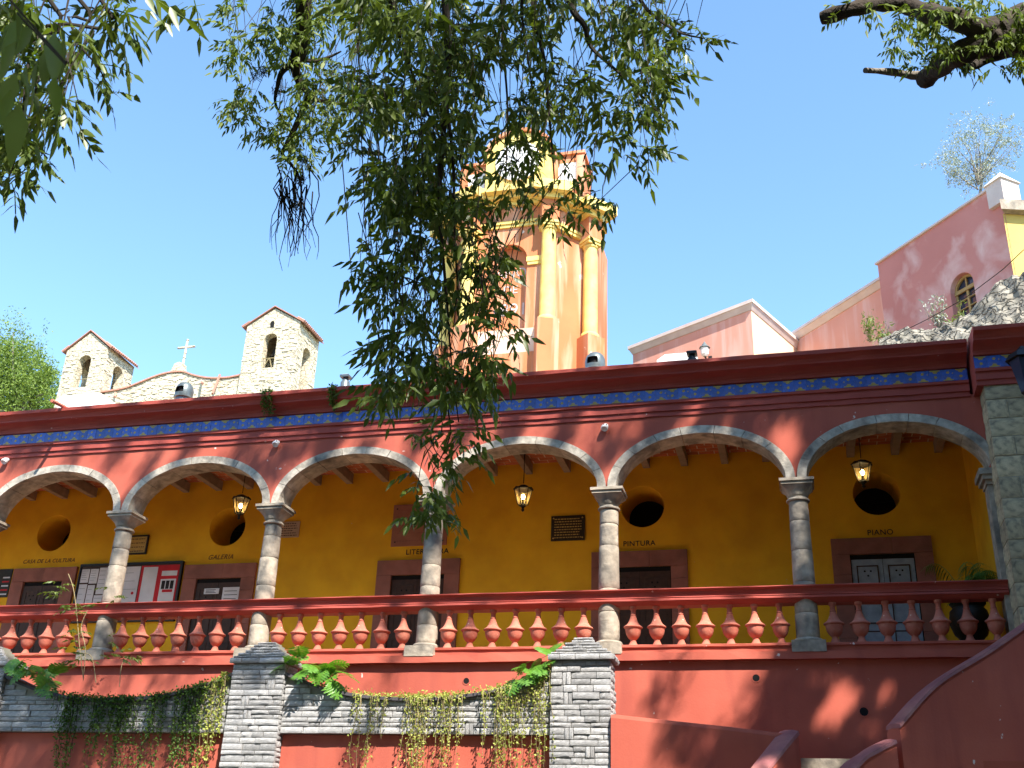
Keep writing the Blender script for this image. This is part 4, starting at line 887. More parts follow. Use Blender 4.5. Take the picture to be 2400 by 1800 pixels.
# iron lantern bracketed off the stone pilaster
il = root('iron_bracket_lantern', 'dark iron lantern bracketed off the stone corner pilaster', 'lantern', (3.35,-.75,8.6))
lx, ly = 3.36, -1.1
MB().tube([(lx,-.62,8.95),(lx,-.8,9.15),(lx,ly,9.08)], .025, 6).build('bracket', m_iron, il)
MB().lathe([(.26,8.93),(.20,9.03),(.08,9.10),(.03,9.16)], (lx,ly,0), 6).build('hood', m_iron, il)
MB().lathe([(.11,8.42),(.2,8.90),(.2,8.925)], (lx,ly,0), 6).build('glass_body', m_glass, il)
MB().lathe([(.02,8.28),(.06,8.35),(.12,8.415)], (lx,ly,0), 6).build('finial', m_iron, il)

# ================================================================== PLANTS
def fast_mesh(name, V, T, m, var=None):
    me = bpy.data.meshes.new(name); nv, nt_ = len(V), len(T)
    me.vertices.add(nv); me.vertices.foreach_set('co', np.asarray(V, np.float32).ravel())
    me.loops.add(nt_*3); me.loops.foreach_set('vertex_index', np.asarray(T, np.int32).ravel())
    me.polygons.add(nt_); me.polygons.foreach_set('loop_start', np.arange(0, nt_*3, 3, dtype=np.int32))
    try: me.polygons.foreach_set('loop_total', np.full(nt_, 3, np.int32))
    except Exception: pass
    if var is not None:
        at_ = me.attributes.new('var', 'FLOAT', 'POINT'); at_.data.foreach_set('value', np.asarray(var, np.float32))
    me.materials.append(m); me.update(calc_edges=True); me.validate(); return me
def leaflet(base, d, l, w_, up=(0,0,1), bend=.15):
    d = np.array(d, float); d /= np.linalg.norm(d); s = np.cross(d, up); ns = np.linalg.norm(s); s = s/ns if ns > 1e-4 else np.array([1.,0,0]); nrm = np.cross(s, d)
    b = np.array(base, float); dn = np.array([0,0,-1.0])
    return [b, b+d*.32*l+s*w_*.5+nrm*.12*w_, b+d*.32*l-s*w_*.5+nrm*.12*w_, b+d*.70*l+s*w_*.32+dn*bend*l*.4, b+d*.70*l-s*w_*.32+dn*bend*l*.4, b+d*l+dn*bend*l, b+d*.36*l, b+d*.70*l+dn*bend*l*.4-nrm*.06*w_]
LT = np.array([(0,1,6),(0,6,2),(1,3,7),(1,7,6),(6,7,4),(6,4,2),(3,5,7),(7,5,4)])
def compound(seed, pairs=3, L_=.13, l=.058, w_=.0205):
    """one pinnate leaf, rachis along +x arching down"""
    r = np.random.default_rng(seed); V = []; T = []; 
    def rp(t): return np.array([L_*t*.9, 0, -L_*.55*t*t])
    for k in range(pairs+1):
        t = .35+.65*k/pairs; b = rp(t)
        for sd in ((1,-1) if k < pairs else (0,)):
            d = np.array([.42+r.normal(0,.12), sd*.62+r.normal(0,.14), -.75+r.normal(0,.2)]) if sd else np.array([.6,r.normal(0,.2),-.85])
            q = leaflet(b, d, l*r.uniform(.8,1.15)*(1.12 if not sd else 1), w_*r.uniform(.85,1.15), up=(r.normal(0,.5), r.normal(0,.5), 1), bend=r.uniform(.05,.25)); o = len(V); V += q; T += (LT+o).tolist()
    o = len(V); e = .0022
    for t in (0,.5,1): p = rp(t); V += [p+[0,e,0], p-[0,e,0]]
    T += [(o,o+2,o+1),(o+1,o+2,o+3),(o+2,o+4,o+3),(o+3,o+4,o+5)]
    return np.array(V), np.array(T)
CL = [compound(s, 3 if s % 3 else 2) for s in range(8)]
def place_compounds(P, S_, rng, yaw=None, tilt=.35):
    V = []; T = []; var = []; o = 0
    for i, p in enumerate(P):
        v, t = CL[rng.integers(len(CL))]; a = rng.uniform(0, 2*PI) if yaw is None else yaw[i]; c, s = math.cos(a), math.sin(a); tx, ty = rng.normal(0, tilt, 2)
        R1 = np.array([[c,-s,0],[s,c,0],[0,0,1]]); R2 = np.array([[1,0,tx],[0,1,ty],[-tx,-ty,1]])
        q = (v@R1.T)@R2.T*S_[i]+p; V.append(q); T.append(t+o); o += len(q); var.append(np.full(len(q), rng.uniform(0,1)))
    return np.concatenate(V), np.concatenate(T), np.concatenate(var)
def inpoly(x, y, poly):
    c = False; j = len(poly)-1
    for i in range(len(poly)):
        xi, yi = poly[i]; xj, yj = poly[j]
        if (yi > y) != (yj > y) and x < (xj-xi)*(y-yi)/(yj-yi)+xi: c = not c
        j = i
    return c
def gapn(x, y, s=70.):
    return math.sin(x/s*1.7+1.1*math.sin(y/s*1.3))+math.sin(y/s*1.9+1.3*math.sin(x/s*.9+2))+.7*math.sin((x+y)/s*2.9)
def sample_poly(poly, n, rng, gap=None, s=70.):
    xs = [p[0] for p in poly]; ys = [p[1] for p in poly]; out = []
    while len(out) < n:
        x, y = rng.uniform(min(xs), max(xs)), rng.uniform(min(ys), max(ys))
        if inpoly(x, y, poly) and (gap is None or gapn(x, y, s) > gap): out.append((x, y))
    return out

ash_t = root('ash_tree', 'tall ash tree with long drooping boughs of narrow dark green leaflets', 'tree', (5.6,-9.6,0))
MB().tube([(5.6,-9.6,-.1),(5.55,-9.6,1.5),(5.4,-9.7,4),(5.3,-9.8,7),(5.2,-9.9,10),(5.6,-10,12.6)], [.62,.50,.44,.40,.34,.26], 12).build('trunk', m_bark, ash_t, True)
lim = MB()
for P, R in (([(5.0,-9.9,10),(3.0,-11,12.2),(0,-11.8,12.6),(-2.2,-12.2,11.2),(-2.8,-12.3,8.8)],[.2,.16,.12,.08,.04]), ([(5.6,-10,12.6),(8.2,-10,16.5),(9.5,-9.5,20),(11,-9,23)],[.22,.16,.12,.05]), ([(5.3,-9.8,7),(8,-7.5,10),(10,-6,14)],[.22,.16,.06]), ([(5.0,-9.9,10),(7.5,-8.5,14),(9,-8,18)],[.22,.16,.06]), ([(3,-11,12.2),(1.5,-14.5,13),(-1,-16.5,12.5),(-4,-17,12)],[.15,.12,.08,.04])):
    lim.tube(spl(P, 5), np.interp(np.linspace(0,1,len(spl(P,5))), np.linspace(0,1,len(R)), R), 8)
lim.build('limb', m_bark, ash_t, True)
rng = np.random.default_rng(4)
def bough(pxs, Ds, R, name='bough', m=m_twig, par=ash_t, n=6):
    P = [tuple(at(x, y, D=d_)) for (x, y), d_ in zip(pxs, Ds)]
    if pxs[0][1] < -50:       # runs on up to the limb that carries it
        A = [(-5.4,-16.8,7.5)] if par is not ash_t else spl([(3.0,-11,12.2),(0,-11.8,12.6),(-2.2,-12.2,11.2),(-2.8,-12.3,8.8)], 5)
        a_ = min(A, key=lambda p: math.dist(p, P[0])+2*max(0, P[0][2]+.6-p[2])); mid = tuple((u+v_)/2 for u, v_ in zip(a_, P[0])); mid = (mid[0], mid[1], max(mid[2], min(a_[2], P[0][2]+1.2))); P = [a_, mid]+P; R = [R[0]*1.3, R[0]*1.15]+list(R)
    q = spl(P, 4); return MB().tube(q, np.interp(np.linspace(0,1,len(q)), np.linspace(0,1,len(R)), R), n).build(name, m, par, True)
bough([(1060,-260),(1045,0),(1052,150),(1040,300),(1030,480),(1047,700),(1058,850),(1075,990)], [5.6,5.2,5.1,5.0,5.0,5.0,5.0,5.0], [.035,.022,.018,.014,.010,.007,.004,.003])
bough([(1047,250),(1062,380),(1066,560),(1075,700)], [5.1,5.1,5.05,5.0], [.010,.008,.006,.004])
bough([(720,-300),(712,-20),(708,110),(690,150),(706,200),(722,222),(700,280),(672,340),(662,362),(690,395),(706,440),(700,520),(690,600)], [9.4,9,9,9,9,9,9,9,9,9,9,9,9], [.10,.07,.055,.045,.034,.028,.024,.02,.016,.013,.010,.006,.003])
bough([(690,145),(660,170),(650,205),(645,240),(662,278)], [9]*5, [.03,.022,.016,.012,.006]); bough([(705,140),(740,143),(775,132),(800,120)], [9]*4, [.02,.016,.012,.006]); bough([(715,218),(745,235),(790,243),(822,246),(830,260)], [9]*5, [.022,.018,.014,.012,.006]); bough([(690,100),(680,140),(655,172)], [9]*3, [.014,.01,.006])
bough([(1235,-200),(1250,20),(1275,140),(1290,300),(1300,430)], [5.8,5.4,5.3,5.2,5.2], [.03,.014,.010,.006,.003])
bough([(1300,-220),(1335,0),(1370,60),(1385,110),(1450,170),(1540,260)], [5.8,5.4,5.3,5.3,5.2,5.1], [.03,.018,.014,.010,.006,.003])
bough([(1150,-220),(1175,10),(1180,120),(1190,260),(1185,420)], [5.8,5.5,5.4,5.3,5.2], [.02,.009,.007,.005,.003]); bough([(1440,-150),(1500,0),(1580,70),(1650,90)], [5.8,5.4,5.2,5.1], [.02,.009,.006,.003]); bough([(1210,-200),(1222,20),(1235,120),(1250,230)], [5.8,5.5,5.4,5.3], [.015,.007,.006,.003])
bough([(880,-150),(920,30),(955,140),(1000,260),(1035,330)], [5.6,5.5,5.4,5.3,5.1], [.02,.010,.008,.006,.004])
# regions of the hanging foliage (outline in the frame, distance range, count, scale)
R1 = [(510,-30),(545,40),(520,110),(530,190),(520,260),(580,300),(610,330),(650,330),(660,380),(720,400),(745,330),(800,270),(850,200),(900,100),(930,-30)]
R2 = [(820,-30),(860,110),(830,220),(800,300),(810,380),(860,420),(930,440),(1010,470),(1060,500),(1150,520),(1230,500),(1300,520),(1370,520),(1400,470),(1430,500),(1455,470),(1420,420),(1470,360),(1520,400),(1570,380),(1580,300),(1560,230),(1600,180),(1600,110),(1665,115),(1650,60),(1590,0),(1580,-30)]
R3 = [(860,400),(830,470),(860,540),(870,590),(810,640),(820,680),(880,660),(900,740),(850,790),(870,830),(900,860),(870,930),(920,960),(980,960),(1020,1000),(1060,1010),(1110,1000),(1090,950),(1130,900),(1180,890),(1170,840),(1190,760),(1150,700),(1190,620),(1150,540),(1180,480)]
def hang(reg, n, D0, D1, sc, gap, name, m=m_leaf, strands=0, par=ash_t, s=70., thin=None):
    pts = [q for q in sample_poly(reg, n, rng, gap, s) if not (thin and thin(*q))]; n = len(pts); P = np.array([at(x, y, D=rng.uniform(D0, D1)) for x, y in pts]); V, T, va = place_compounds(P, rng.uniform(.75,1.2,n)*sc, rng)
    o = put(fast_mesh(name, V, T, m, va), name, par); tag(o, kind='stuff')
    if strands:
        mb = MB()
        for i in rng.choice(n, strands, replace=False):
            p = P[i]; k = rng.uniform(.25,.8)*sc; a = rng.normal(0,.10,2); mb.tube([p, p+np.array([a[0]*.4,a[1]*.4,k*.4]), p+np.array([a[0],a[1],k])], [.0018*sc,.0026*sc,.0032*sc], 3)
        tag(mb.build('hanging_twigs', m_twig, par), kind='stuff')
    return P
f1 = hang(R1, 560, 8.2, 9.8, 1.0, -.5, 'far_foliage', m_leafb, 110, s=60.)
f2 = hang(R2, 1800, 4.7, 6.6, .92, -.6, 'foliage', m_leaf, 240, s=65., thin=lambda x, y: rng.uniform() < (.70 if (x > 1085 and y > 270) else .38 if x > 1150 else .05))
f3 = hang(R3, 480, 4.7, 5.5, .95, -.6, 'foliage', m_leaf, 120, s=60.)
# the lowest sprays, leaf by leaf
CM = [fast_mesh('leaf', v, t, m_leaf, np.full(len(v), k/8)) for k, (v, t) in enumerate(CL)]
def single(px_, py_, D, sc, yaw=None, par=ash_t, m=None):
    put(CM[rng.integers(8)], 'leaf', par, tuple(at(px_, py_, D=D)), (rng.normal(0,.2), rng.normal(0,.2), rng.uniform(0,6.3) if yaw is None else yaw), (sc,sc,sc))
for reg, n in (([(1000,1010),(1060,1000),(1110,1010),(1105,1080),(1070,1090),(1060,1040)], 16), ([(935,1015),(1000,1010),(1000,1060),(940,1050)], 5), ([(955,1095),(1000,1090),(1005,1180),(960,1190)], 12), ([(1020,1085),(1060,1070),(1070,1110),(1030,1125)], 8), ([(940,1180),(1060,1170),(1070,1210),(950,1230)], 16)):
    for x, y in sample_poly(reg, n, rng): single(x, y, rng.uniform(4.9,5.1), rng.uniform(.8,1.05))
bough([(1030,940),(1035,1010),(1000,1060),(985,1100),(975,1180)], [5]*5, [.004,.003,.003,.002,.002]); bough([(1050,960),(1055,1020),(1030,1080),(1015,1110),(1022,1180)], [5]*5, [.004,.003,.003,.002,.002]); bough([(1020,960),(1010,1030),(1040,1075),(1080,1040)], [5]*4, [.003,.003,.002,.002])
# bare drooping twigs under the far bough
mb = MB()
for k in range(34):
    x, y = rng.uniform(650,735), rng.uniform(380,470); P = [at(x, y, D=9)]; 
    for j in range(5): x += rng.normal(0,9)+(690-x)*.05; y += rng.uniform(18,42); P.append(at(x, y, D=9+rng.normal(0,.05)))
    mb.tube(P, [.007,.006,.005,.004,.003,.002], 3)
tag(mb.build('bare_twigs', m_twig, ash_t), kind='stuff')
ms = MB()
for cx, cy, n in ((710,375,60),(705,420,60),(695,480,60),(620,165,40),(600,175,30),(650,210,40),(735,235,40)):
    for k in range(n):
        a = rng.uniform(0,2*PI); r0 = rng.uniform(4,22); p = at(cx+rng.normal(0,7), cy+rng.normal(0,9), D=9); q = at(cx+r0*math.cos(a), cy+r0*math.sin(a), D=9+rng.normal(0,.04)); ms.tube([p, q], [.003,.001], 3)
tag(ms.build('air_plant_tufts', m_moss, ash_t), kind='stuff')
# the cut limb
cl_ = MB(); D = 9.0
def limbpx(pxs, R, mm=m_bark, D=9.0, name='cut_limb'):
    P = [np.array(at(x, y, D=D+.25*math.sin(i*1.3))) for i, (x, y) in enumerate(pxs)]; q = spl([tuple(p) for p in P], 4); rr = np.interp(np.linspace(0,1,len(q)), np.linspace(0,1,len(R)), R)*.86*(1+.12*np.sin(np.arange(len(q))*1.7))
    return MB().tube(q, rr, 11).build(name, mm, ash_t, True)
limbpx([(2640,60),(2500,50),(2400,55),(2310,72),(2237,43),(2170,29),(2117,10),(2059,8),(1996,22),(1925,43)], [.24,.2,.16,.10,.085,.08,.075,.07,.065,.062])
limbpx([(2640,40),(2500,50),(2400,75),(2310,98),(2247,128),(2199,160),(2166,188)], [.24,.20,.17,.13,.10,.085,.08]); limbpx([(2200,160),(2151,177),(2093,169),(2028,165)], [.04,.038,.032,.022], m_barkg); limbpx([(2420,120),(2350,125),(2290,150),(2260,165)], [.06,.05,.04,.02])
MB().tube([at(2620,50,D=9), (3.6,-9.8,7.4), (5.3,-9.8,7.0)], [.24,.28,.32], 10).build('limb', m_bark, ash_t, True)
ivy = []
for poly, n in (([(2100,20),(2200,30),(2240,70),(2180,170),(2120,160),(2090,110),(2110,60)], 105), ([(2120,-10),(2420,-10),(2420,60),(2300,70),(2200,40)], 120), ([(2260,100),(2420,60),(2420,150),(2330,160),(2290,130)], 60), ([(2160,170),(2250,110),(2260,140),(2190,175)], 26), ([(1960,15),(2060,0),(2060,25),(1980,35)], 20)):
    ivy += [at(x, y, D=rng.uniform(8.5,9.3)) for x, y in sample_poly(poly, n, rng, -.9, 50.)]
V, T, va = place_compounds(np.array(ivy), rng.uniform(.6,1.1,len(ivy)), rng); tag(put(fast_mesh('limb_foliage', V, T, m_leafb, va), 'limb_foliage', ash_t), kind='stuff')

# crown above and beside the frame: it throws the dappled shade on the front
def dia(P, rng, l0=.10, l1=.19):
    n = len(P); d = rng.normal(size=(n,3)); d[:,2] -= .5; d /= np.linalg.norm(d, axis=1)[:,None]; s = np.cross(d, rng.normal(size=(n,3))); s /= np.linalg.norm(s, axis=1)[:,None]; l = rng.uniform(l0, l1, (n,1)); w_ = l*.34
    V = np.stack([P, P+d*l*.45+s*w_*.5, P+d*l, P+d*l*.45-s*w_*.5], 1).reshape(-1,3); k = np.arange(n)[:,None]*4; T = np.concatenate([k+[0,1,2], k+[0,2,3]], 1).reshape(-1,3); return V, T
crown = []
def cast(px_, py_, Y, rx, ry, n, t0=14.5, t1=20, slant=0.0, clump=.28):
    """leaf clumps of the crown standing sunward of a point on the front"""
    nc = max(1, n//70)
    for _ in range(nc):
        while True:
            a, b = rng.uniform(-1,1,2)
            if a*a+b*b <= 1: break
        p = at(px_+a*rx+slant*b*ry, py_+b*ry, Y=Y); t = rng.uniform(t0, t1)
        for _k in range(30):
            c = p+SV*t
            if not in_frame(c[None], 140)[0]: break
            t += .8
        q = c+rng.normal(0, clump, (70,3)); crown.append(q[~in_frame(q, 20)])
def streak(x0, y0, x1, y1, Y, n, clump=.10, t0=14.5, t1=17):
    for k in range(max(1, n//30)):
        u = rng.uniform(); p = at(x0+(x1-x0)*u, y0+(y1-y0)*u, Y=Y); t = t0+(t1-t0)*.5
        for _k in range(30):
            c = p+SV*t
            if not in_frame(c[None], 140)[0]: break
            t += .8
        q = c+rng.normal(0, clump, (30,3)); crown.append(q[~in_frame(q, 20)])
F_ = -.3
cast(2290,870,F_,330,90,14000); cast(2260,980,F_,240,70,7000); cast(2230,1420,F_,330,120,14000); cast(2170,1640,F_,290,150,14000); cast(2330,1700,-1.5,260,160,12000); cast(2330,1250,F_,150,150,4000)
cast(1780,845,F_,280,26,2600,clump=.2); cast(1900,905,F_,150,40,2000); cast(1480,1005,F_,60,45,420,clump=.2); cast(1960,960,F_,50,60,1500); cast(1400,872,F_,180,14,500,clump=.15); cast(300,930,F_,300,14,560,clump=.12)
cast(1890,1330,0,35,190,1300,clump=.2); cast(1010,1290,0,20,50,350,clump=.12); cast(275,1290,0,22,45,260,clump=.12)
for (x0,y0,x1,y1,n) in ((365,1040,330,1130,90),(575,1020,540,1130,120),(620,1000,590,1120,130),(680,1000,640,1110,120),(790,960,765,1040,300),(740,980,700,1050,90),(880,980,850,1060,90),(1230,960,1180,1010,120),(1580,930,1545,1010,240),(1690,930,1660,980,150),(1640,1000,1620,1050,120),(1340,960,1310,1030,120),(200,1000,170,1080,60),(1760,930,1740,1010,150),(1830,930,1800,1060,180),(1430,1030,1400,1075,90),(60,1010,40,1080,90),(110,1000,80,1060,90),(300,990,270,1060,120),(460,1000,430,1060,90),(1000,970,970,1040,90),(1110,960,1080,1010,90)): streak(x0,y0,x1,y1,F_,int(n*2.3),.1)
cast(1880,1640,F_,60,130,2000,clump=.2); cast(1555,1610,F_,22,40,200,slant=-.5,clump=.12); cast(1800,1700,F_,45,60,600,slant=-.4,clump=.2); cast(1680,1735,-1.55,110,36,1500,clump=.16); cast(1740,1775,-1.6,110,36,1500,clump=.16)
cast(1990,1790,-2.2,90,40,2600,clump=.2); cast(1810,1770,-1.9,60,45,1500,clump=.16); cast(1870,1735,-1.5,30,30,700,clump=.12)
cast(170,1720,-1.45,210,90,3200,clump=.22); cast(90,1570,-1.6,100,55,1000,clump=.2); cast(390,1660,-1.5,60,50,420,clump=.15); cast(300,1545,F_,160,20,420,clump=.12); cast(610,1535,-1.6,60,28,380,clump=.12); cast(300,1420,F_,260,8,500,clump=.1); cast(250,1480,F_,240,30,700,clump=.1); cast(1000,1400,F_,500,7,420,clump=.08); cast(1500,1392,F_,250,7,260,clump=.08); cast(120,1300,0,30,50,200,clump=.1); cast(640,1290,0,14,60,120,clump=.08); cast(900,1560,F_,40,20,90,clump=.1); cast(450,1480,F_,90,30,200,clump=.1); cast(830,1760,-1.4,22,40,90,slant=-.6,clump=.1)
# shade over the hanging boughs themselves
shade = []
for Pf, fr_ in ((f2,.03),(f3,.03)):
    for p in Pf:
        if rng.uniform() < fr_:
            t = rng.uniform(3.0,9.0); c = p+SV*t; q = c+rng.normal(0,.22,(26,3)); shade.append(q[~in_frame(q, 20)])
def blocker_volume(c, rad, n, rng):
    """unseen leaves added to block sky light, open along the sun and the view"""
    n = int(n*1.9); cl = np.array(c)+rng.normal(0,.5,(n//60,3))*rad
    P = cl[rng.integers(0,len(cl),n)]+rng.normal(0,.55,(n,3)); t = (P[:,1]+.3)/SV[1]; X_, Z_ = P[:,0]-SV[0]*t, P[:,2]-SV[2]*t
    ok = ~in_frame(P, 60) & ~(in_frame(P, 700) & (np.linalg.norm(P-CAM, axis=1) < 9)) & (P[:,2] > 3.4) & (P[:,1] < -3.5) & ~((X_ < -.2) & (Z_ > -.4)) & ~((X_ >= -.2) & (Z_ > 9.8)) & (np.linalg.norm(P-CAM, axis=1) > 5.0) & ~((P[:,0] < 4.9) & (P[:,2] < 9.5) & (P[:,1] > -13) & (P[:,0] > -7))
    return P[ok]
sky_blockers = np.concatenate([blocker_volume((4,-13,12), (6,4,3.6), 60000, rng), blocker_volume((0,-19,12), (9,5,4), 60000, rng), blocker_volume((9,-10,11), (4,4,5), 40000, rng), blocker_volume((7.5,-6,7.5), (3,3,3.5), 50000, rng), blocker_volume((8,-15,6), (5,4,3.5), 50000, rng), blocker_volume((6,-6.2,5.2), (1.9,1.3,1.8), 45000, rng), blocker_volume((4.5,-9,6), (2.4,2,2.4), 40000, rng)])  # unseen masses added to the ash crown to deepen the shade
V2, T2 = dia(sky_blockers, rng, .13, .25)
def openings(P):
    """gaps between the boughs where sun comes through to the front"""
    keep = np.ones(len(P), bool)
    for gx, gy, gY, rx, ry, sl_ in ((1965,1640,-.3,46,62,-.6),(2085,1600,-.3,22,40,-.5),(2050,1690,-.3,30,26,0),(1845,1010,-.3,46,60,0),(1950,1545,-.4,70,12,0),(2320,1500,-.5,40,12,0),(1655,1745,-1.6,22,34,0),(2062,1748,-1.85,14,12,0),(1480,1740,-1.6,46,70,0),(1990,1060,0,12,20,0),(1880,1300,-.15,14,22,0),(150,1500,-.3,60,30,-.5),(20,1600,-1.6,14,26,0),(80,1640,-1.6,20,20,0),(330,1580,-.3,40,16,0)):
        g0 = at(gx, gy, Y=gY); t = (P[:,1]-gY)/SV[1]; X_, Z_ = P[:,0]-SV[0]*t-g0[0], P[:,2]-SV[2]*t-g0[2]; k_ = .0063
        keep &= ~((((X_-sl_*-Z_)/(rx*k_))**2+(Z_/(ry*k_))**2) < 1)
    for gx, gy, gD, rad in ((2250,90,9,1.5),(2130,90,9,1.2),(2360,60,9,1.4),(700,120,9,1.2),(640,220,9,.9),(820,120,9,1.0),(1100,150,5.5,1.0),(1300,200,5.5,.9),(950,250,5.4,.9),(1480,180,5.4,.8),(1000,600,5,.5),(1050,850,5,.45),(1010,1100,5,.4),(100,150,4.2,.6)):
        g0 = at(gx, gy, D=gD); v_ = P-g0; t = v_@SV; d_ = np.linalg.norm(v_-t[:,None]*SV, axis=1); keep &= ~((d_ < rad) & (t > .6))
    return P[keep]
sky_blockers = openings(sky_blockers); V2, T2 = dia(sky_blockers, rng, .13, .25)
CP = np.concatenate([openings(np.concatenate(crown)), np.concatenate(shade)]); V, T = dia(CP, rng); T = np.concatenate([T, T2+len(V)]); V = np.concatenate([V, V2]); tag(put(fast_mesh('crown', V, T, m_leaf, np.repeat(rng.uniform(0,1,len(V)//4),4)), 'crown', ash_t), kind='stuff')  # holds the dapple clumps together with the added sky-blocking leaves

# second tree, its near sprays hang in at the upper corner
t2 = root('overhanging_tree', 'tree of dark drooping sprays with large pointed leaves, high above the rubble church', 'tree', (-6.4,-17.6,0))
MB().tube([(-6.4,-17.6,-.1),(-6.3,-17.5,2),(-6.1,-17.3,5),(-5.4,-16.8,7.5)], [.32,.27,.22,.14], 10).build('trunk', m_bark, t2, True)
sky_blockers = openings(np.concatenate([blocker_volume((-9,-20,9), (6,5,4), 60000, rng), blocker_volume((-13,-13,8), (4,4,4), 30000, rng), blocker_volume((-4,-26,6), (14,3,5), 50000, rng)])); V2, T2 = dia(sky_blockers, rng, .13, .25); tag(put(fast_mesh('crown', V2, T2, m_leaf, np.repeat(rng.uniform(0,1,len(sky_blockers)),4)), 'crown', t2), kind='stuff')  # unseen crown leaves, added to hold down the sky light
R5 = [(-40,-30),(325,-30),(300,30),(270,60),(262,100),(240,130),(225,60),(190,120),(170,160),(150,170),(190,250),(190,290),(150,280),(110,300),(120,340),(110,380),(70,400),(40,445),(0,440),(-40,460)]
hang(R5, 190, 3.6, 4.8, .9, -.6, 'foliage', m_leaf, 40, t2, 55.)
for x, y, D in ((235,150,4),(215,190,4),(245,195,4),(260,190,4.1),(205,185,4),(240,225,4),(120,320,4),(85,390,4),(300,15,4.2),(320,20,4.2),(265,95,4.2),(250,60,4.2),(100,345,4),(30,420,4),(430,5,4.4),(455,0,4.4),(480,10,4.4),(440,15,4.4)): single(x, y, D, rng.uniform(.85,1.05), par=t2)
bough([(120,-80),(160,40),(190,110),(225,150),(248,190)], [4.2,4.1,4,4,4], [.008,.005,.004,.003,.002], par=t2); bough([(60,-80),(70,100),(55,260),(80,330),(110,370)], [4.2,4.1,4,4,4], [.008,.006,.004,.003,.002], par=t2); bough([(200,-60),(110,60),(95,160),(60,300),(20,420)], [4.3,4.2,4.1,4,4], [.008,.006,.004,.003,.002], par=t2)
nm_ = [MB() for _ in range(4)]
def bigleaf(seed):
    r = np.random.default_rng(seed); V = leaflet((0,0,0), (.15,.1,-1), .12, .045, up=(0,1,.1), bend=.06); return fast_mesh('leaf', np.array(V), LT, m_leaf, np.full(8, .35))
bm = [bigleaf(k) for k in range(3)]
for x, y, D, sc, rz in [(q[0], q[1], 1.9+.5*rng.random(), rng.uniform(.6,.85), rng.uniform(0,3)) for q in ((128,75),(150,90),(90,140),(105,150),(40,95),(38,170),(5,130),(2,230),(130,180),(25,210),(60,-10),(10,10),(48,40),(80,60),(112,110),(62,150),(20,60),(70,215),(15,290),(45,240))]:
    o = put(bm[rng.integers(3)], 'leaf', t2, tuple(at(x, y, D=D)), (rng.normal(0,.2), rng.normal(0,.2), rz), (sc,sc,sc))
bough([(-30,-60),(40,30),(90,80),(130,75)], [2,2,2,2], [.0018,.0015,.0012,.001], par=t2)

# far tree beside the church, pale tree over the red house, shrubs
def leafy_tree(name, lab, base, blobs, n, size, m, bark, tr_r, seed, limbs=True, group=None):
    r = np.random.default_rng(seed); t = root(name, lab, 'tree', tuple(base), group); base = np.array(base)
    tb = MB(); top_ = np.mean([b[0] for b in blobs], axis=0); tb.tube([tuple(base), tuple(base*.5+top_*.5+[.1,0,0]), tuple(top_)], [tr_r, tr_r*.7, tr_r*.3], 7)
    for c, rad in blobs:
        a = base+(top_-base)*r.uniform(.3,.7)
        for _ in range(3 if limbs else 1):
            q = np.array(c)+r.normal(0,.35,3)*rad; tb.tube(spl([tuple(a), tuple((a+q)/2+r.normal(0,.12,3)*rad), tuple(q)], 4), np.linspace(tr_r*.4, tr_r*.06, 9), 5)
    tb.build('trunk', bark, t, True); P = []
    for c, rad in blobs:
        k = int(n*rad**2/sum(b[1]**2 for b in blobs)); cc = np.array(c)+r.normal(0,.55,(max(4,k//28),3))*rad
        P.append(cc[r.integers(0,len(cc),k)]+r.normal(0,.16,(k,3))*rad)
    P = np.concatenate(P); V, T = dia(P, r, size*.7, size*1.3); tag(put(fast_mesh('crown', V, T, m, np.repeat(r.uniform(0,1,len(P)),4)), 'crown', t), kind='stuff'); return t
m_far = mat('sunlit_far_leaf', (.20,.27,.055), (.11,.17,.03), 3, .6, 0, trans=.35, attr=True)
yb = 47
leafy_tree('far_tree', 'bright green leafy tree beside the church belfry with see-through arches', at(30,1050,Y=yb), [(at(20,830,Y=yb),2.0),(at(60,880,Y=yb),1.9),(at(-20,890,Y=yb),2.2),(at(95,905,Y=yb),1.3),(at(120,940,Y=yb),1.1),(at(40,945,Y=yb),2.0),(at(-40,950,Y=yb),2.2),(at(110,880,Y=yb),.8)], 30000, .26, m_far, m_barkg, .35, 21)
yb = 13.2
leafy_tree('pale_tree', 'pale silvery small-leaved tree above the red house coping', at(2290,500,Y=yb), [(at(2260,320,Y=yb),.55),(at(2240,370,Y=yb),.55),(at(2225,400,Y=yb),.45),(at(2310,300,Y=yb),.5),(at(2330,360,Y=yb),.5),(at(2270,420,Y=yb),.5),(at(2375,340,Y=yb),.5),(at(2300,390,Y=yb),.5),(at(2350,290,Y=yb),.35)], 6500, .075, m_pale, m_barkg, .06, 22)
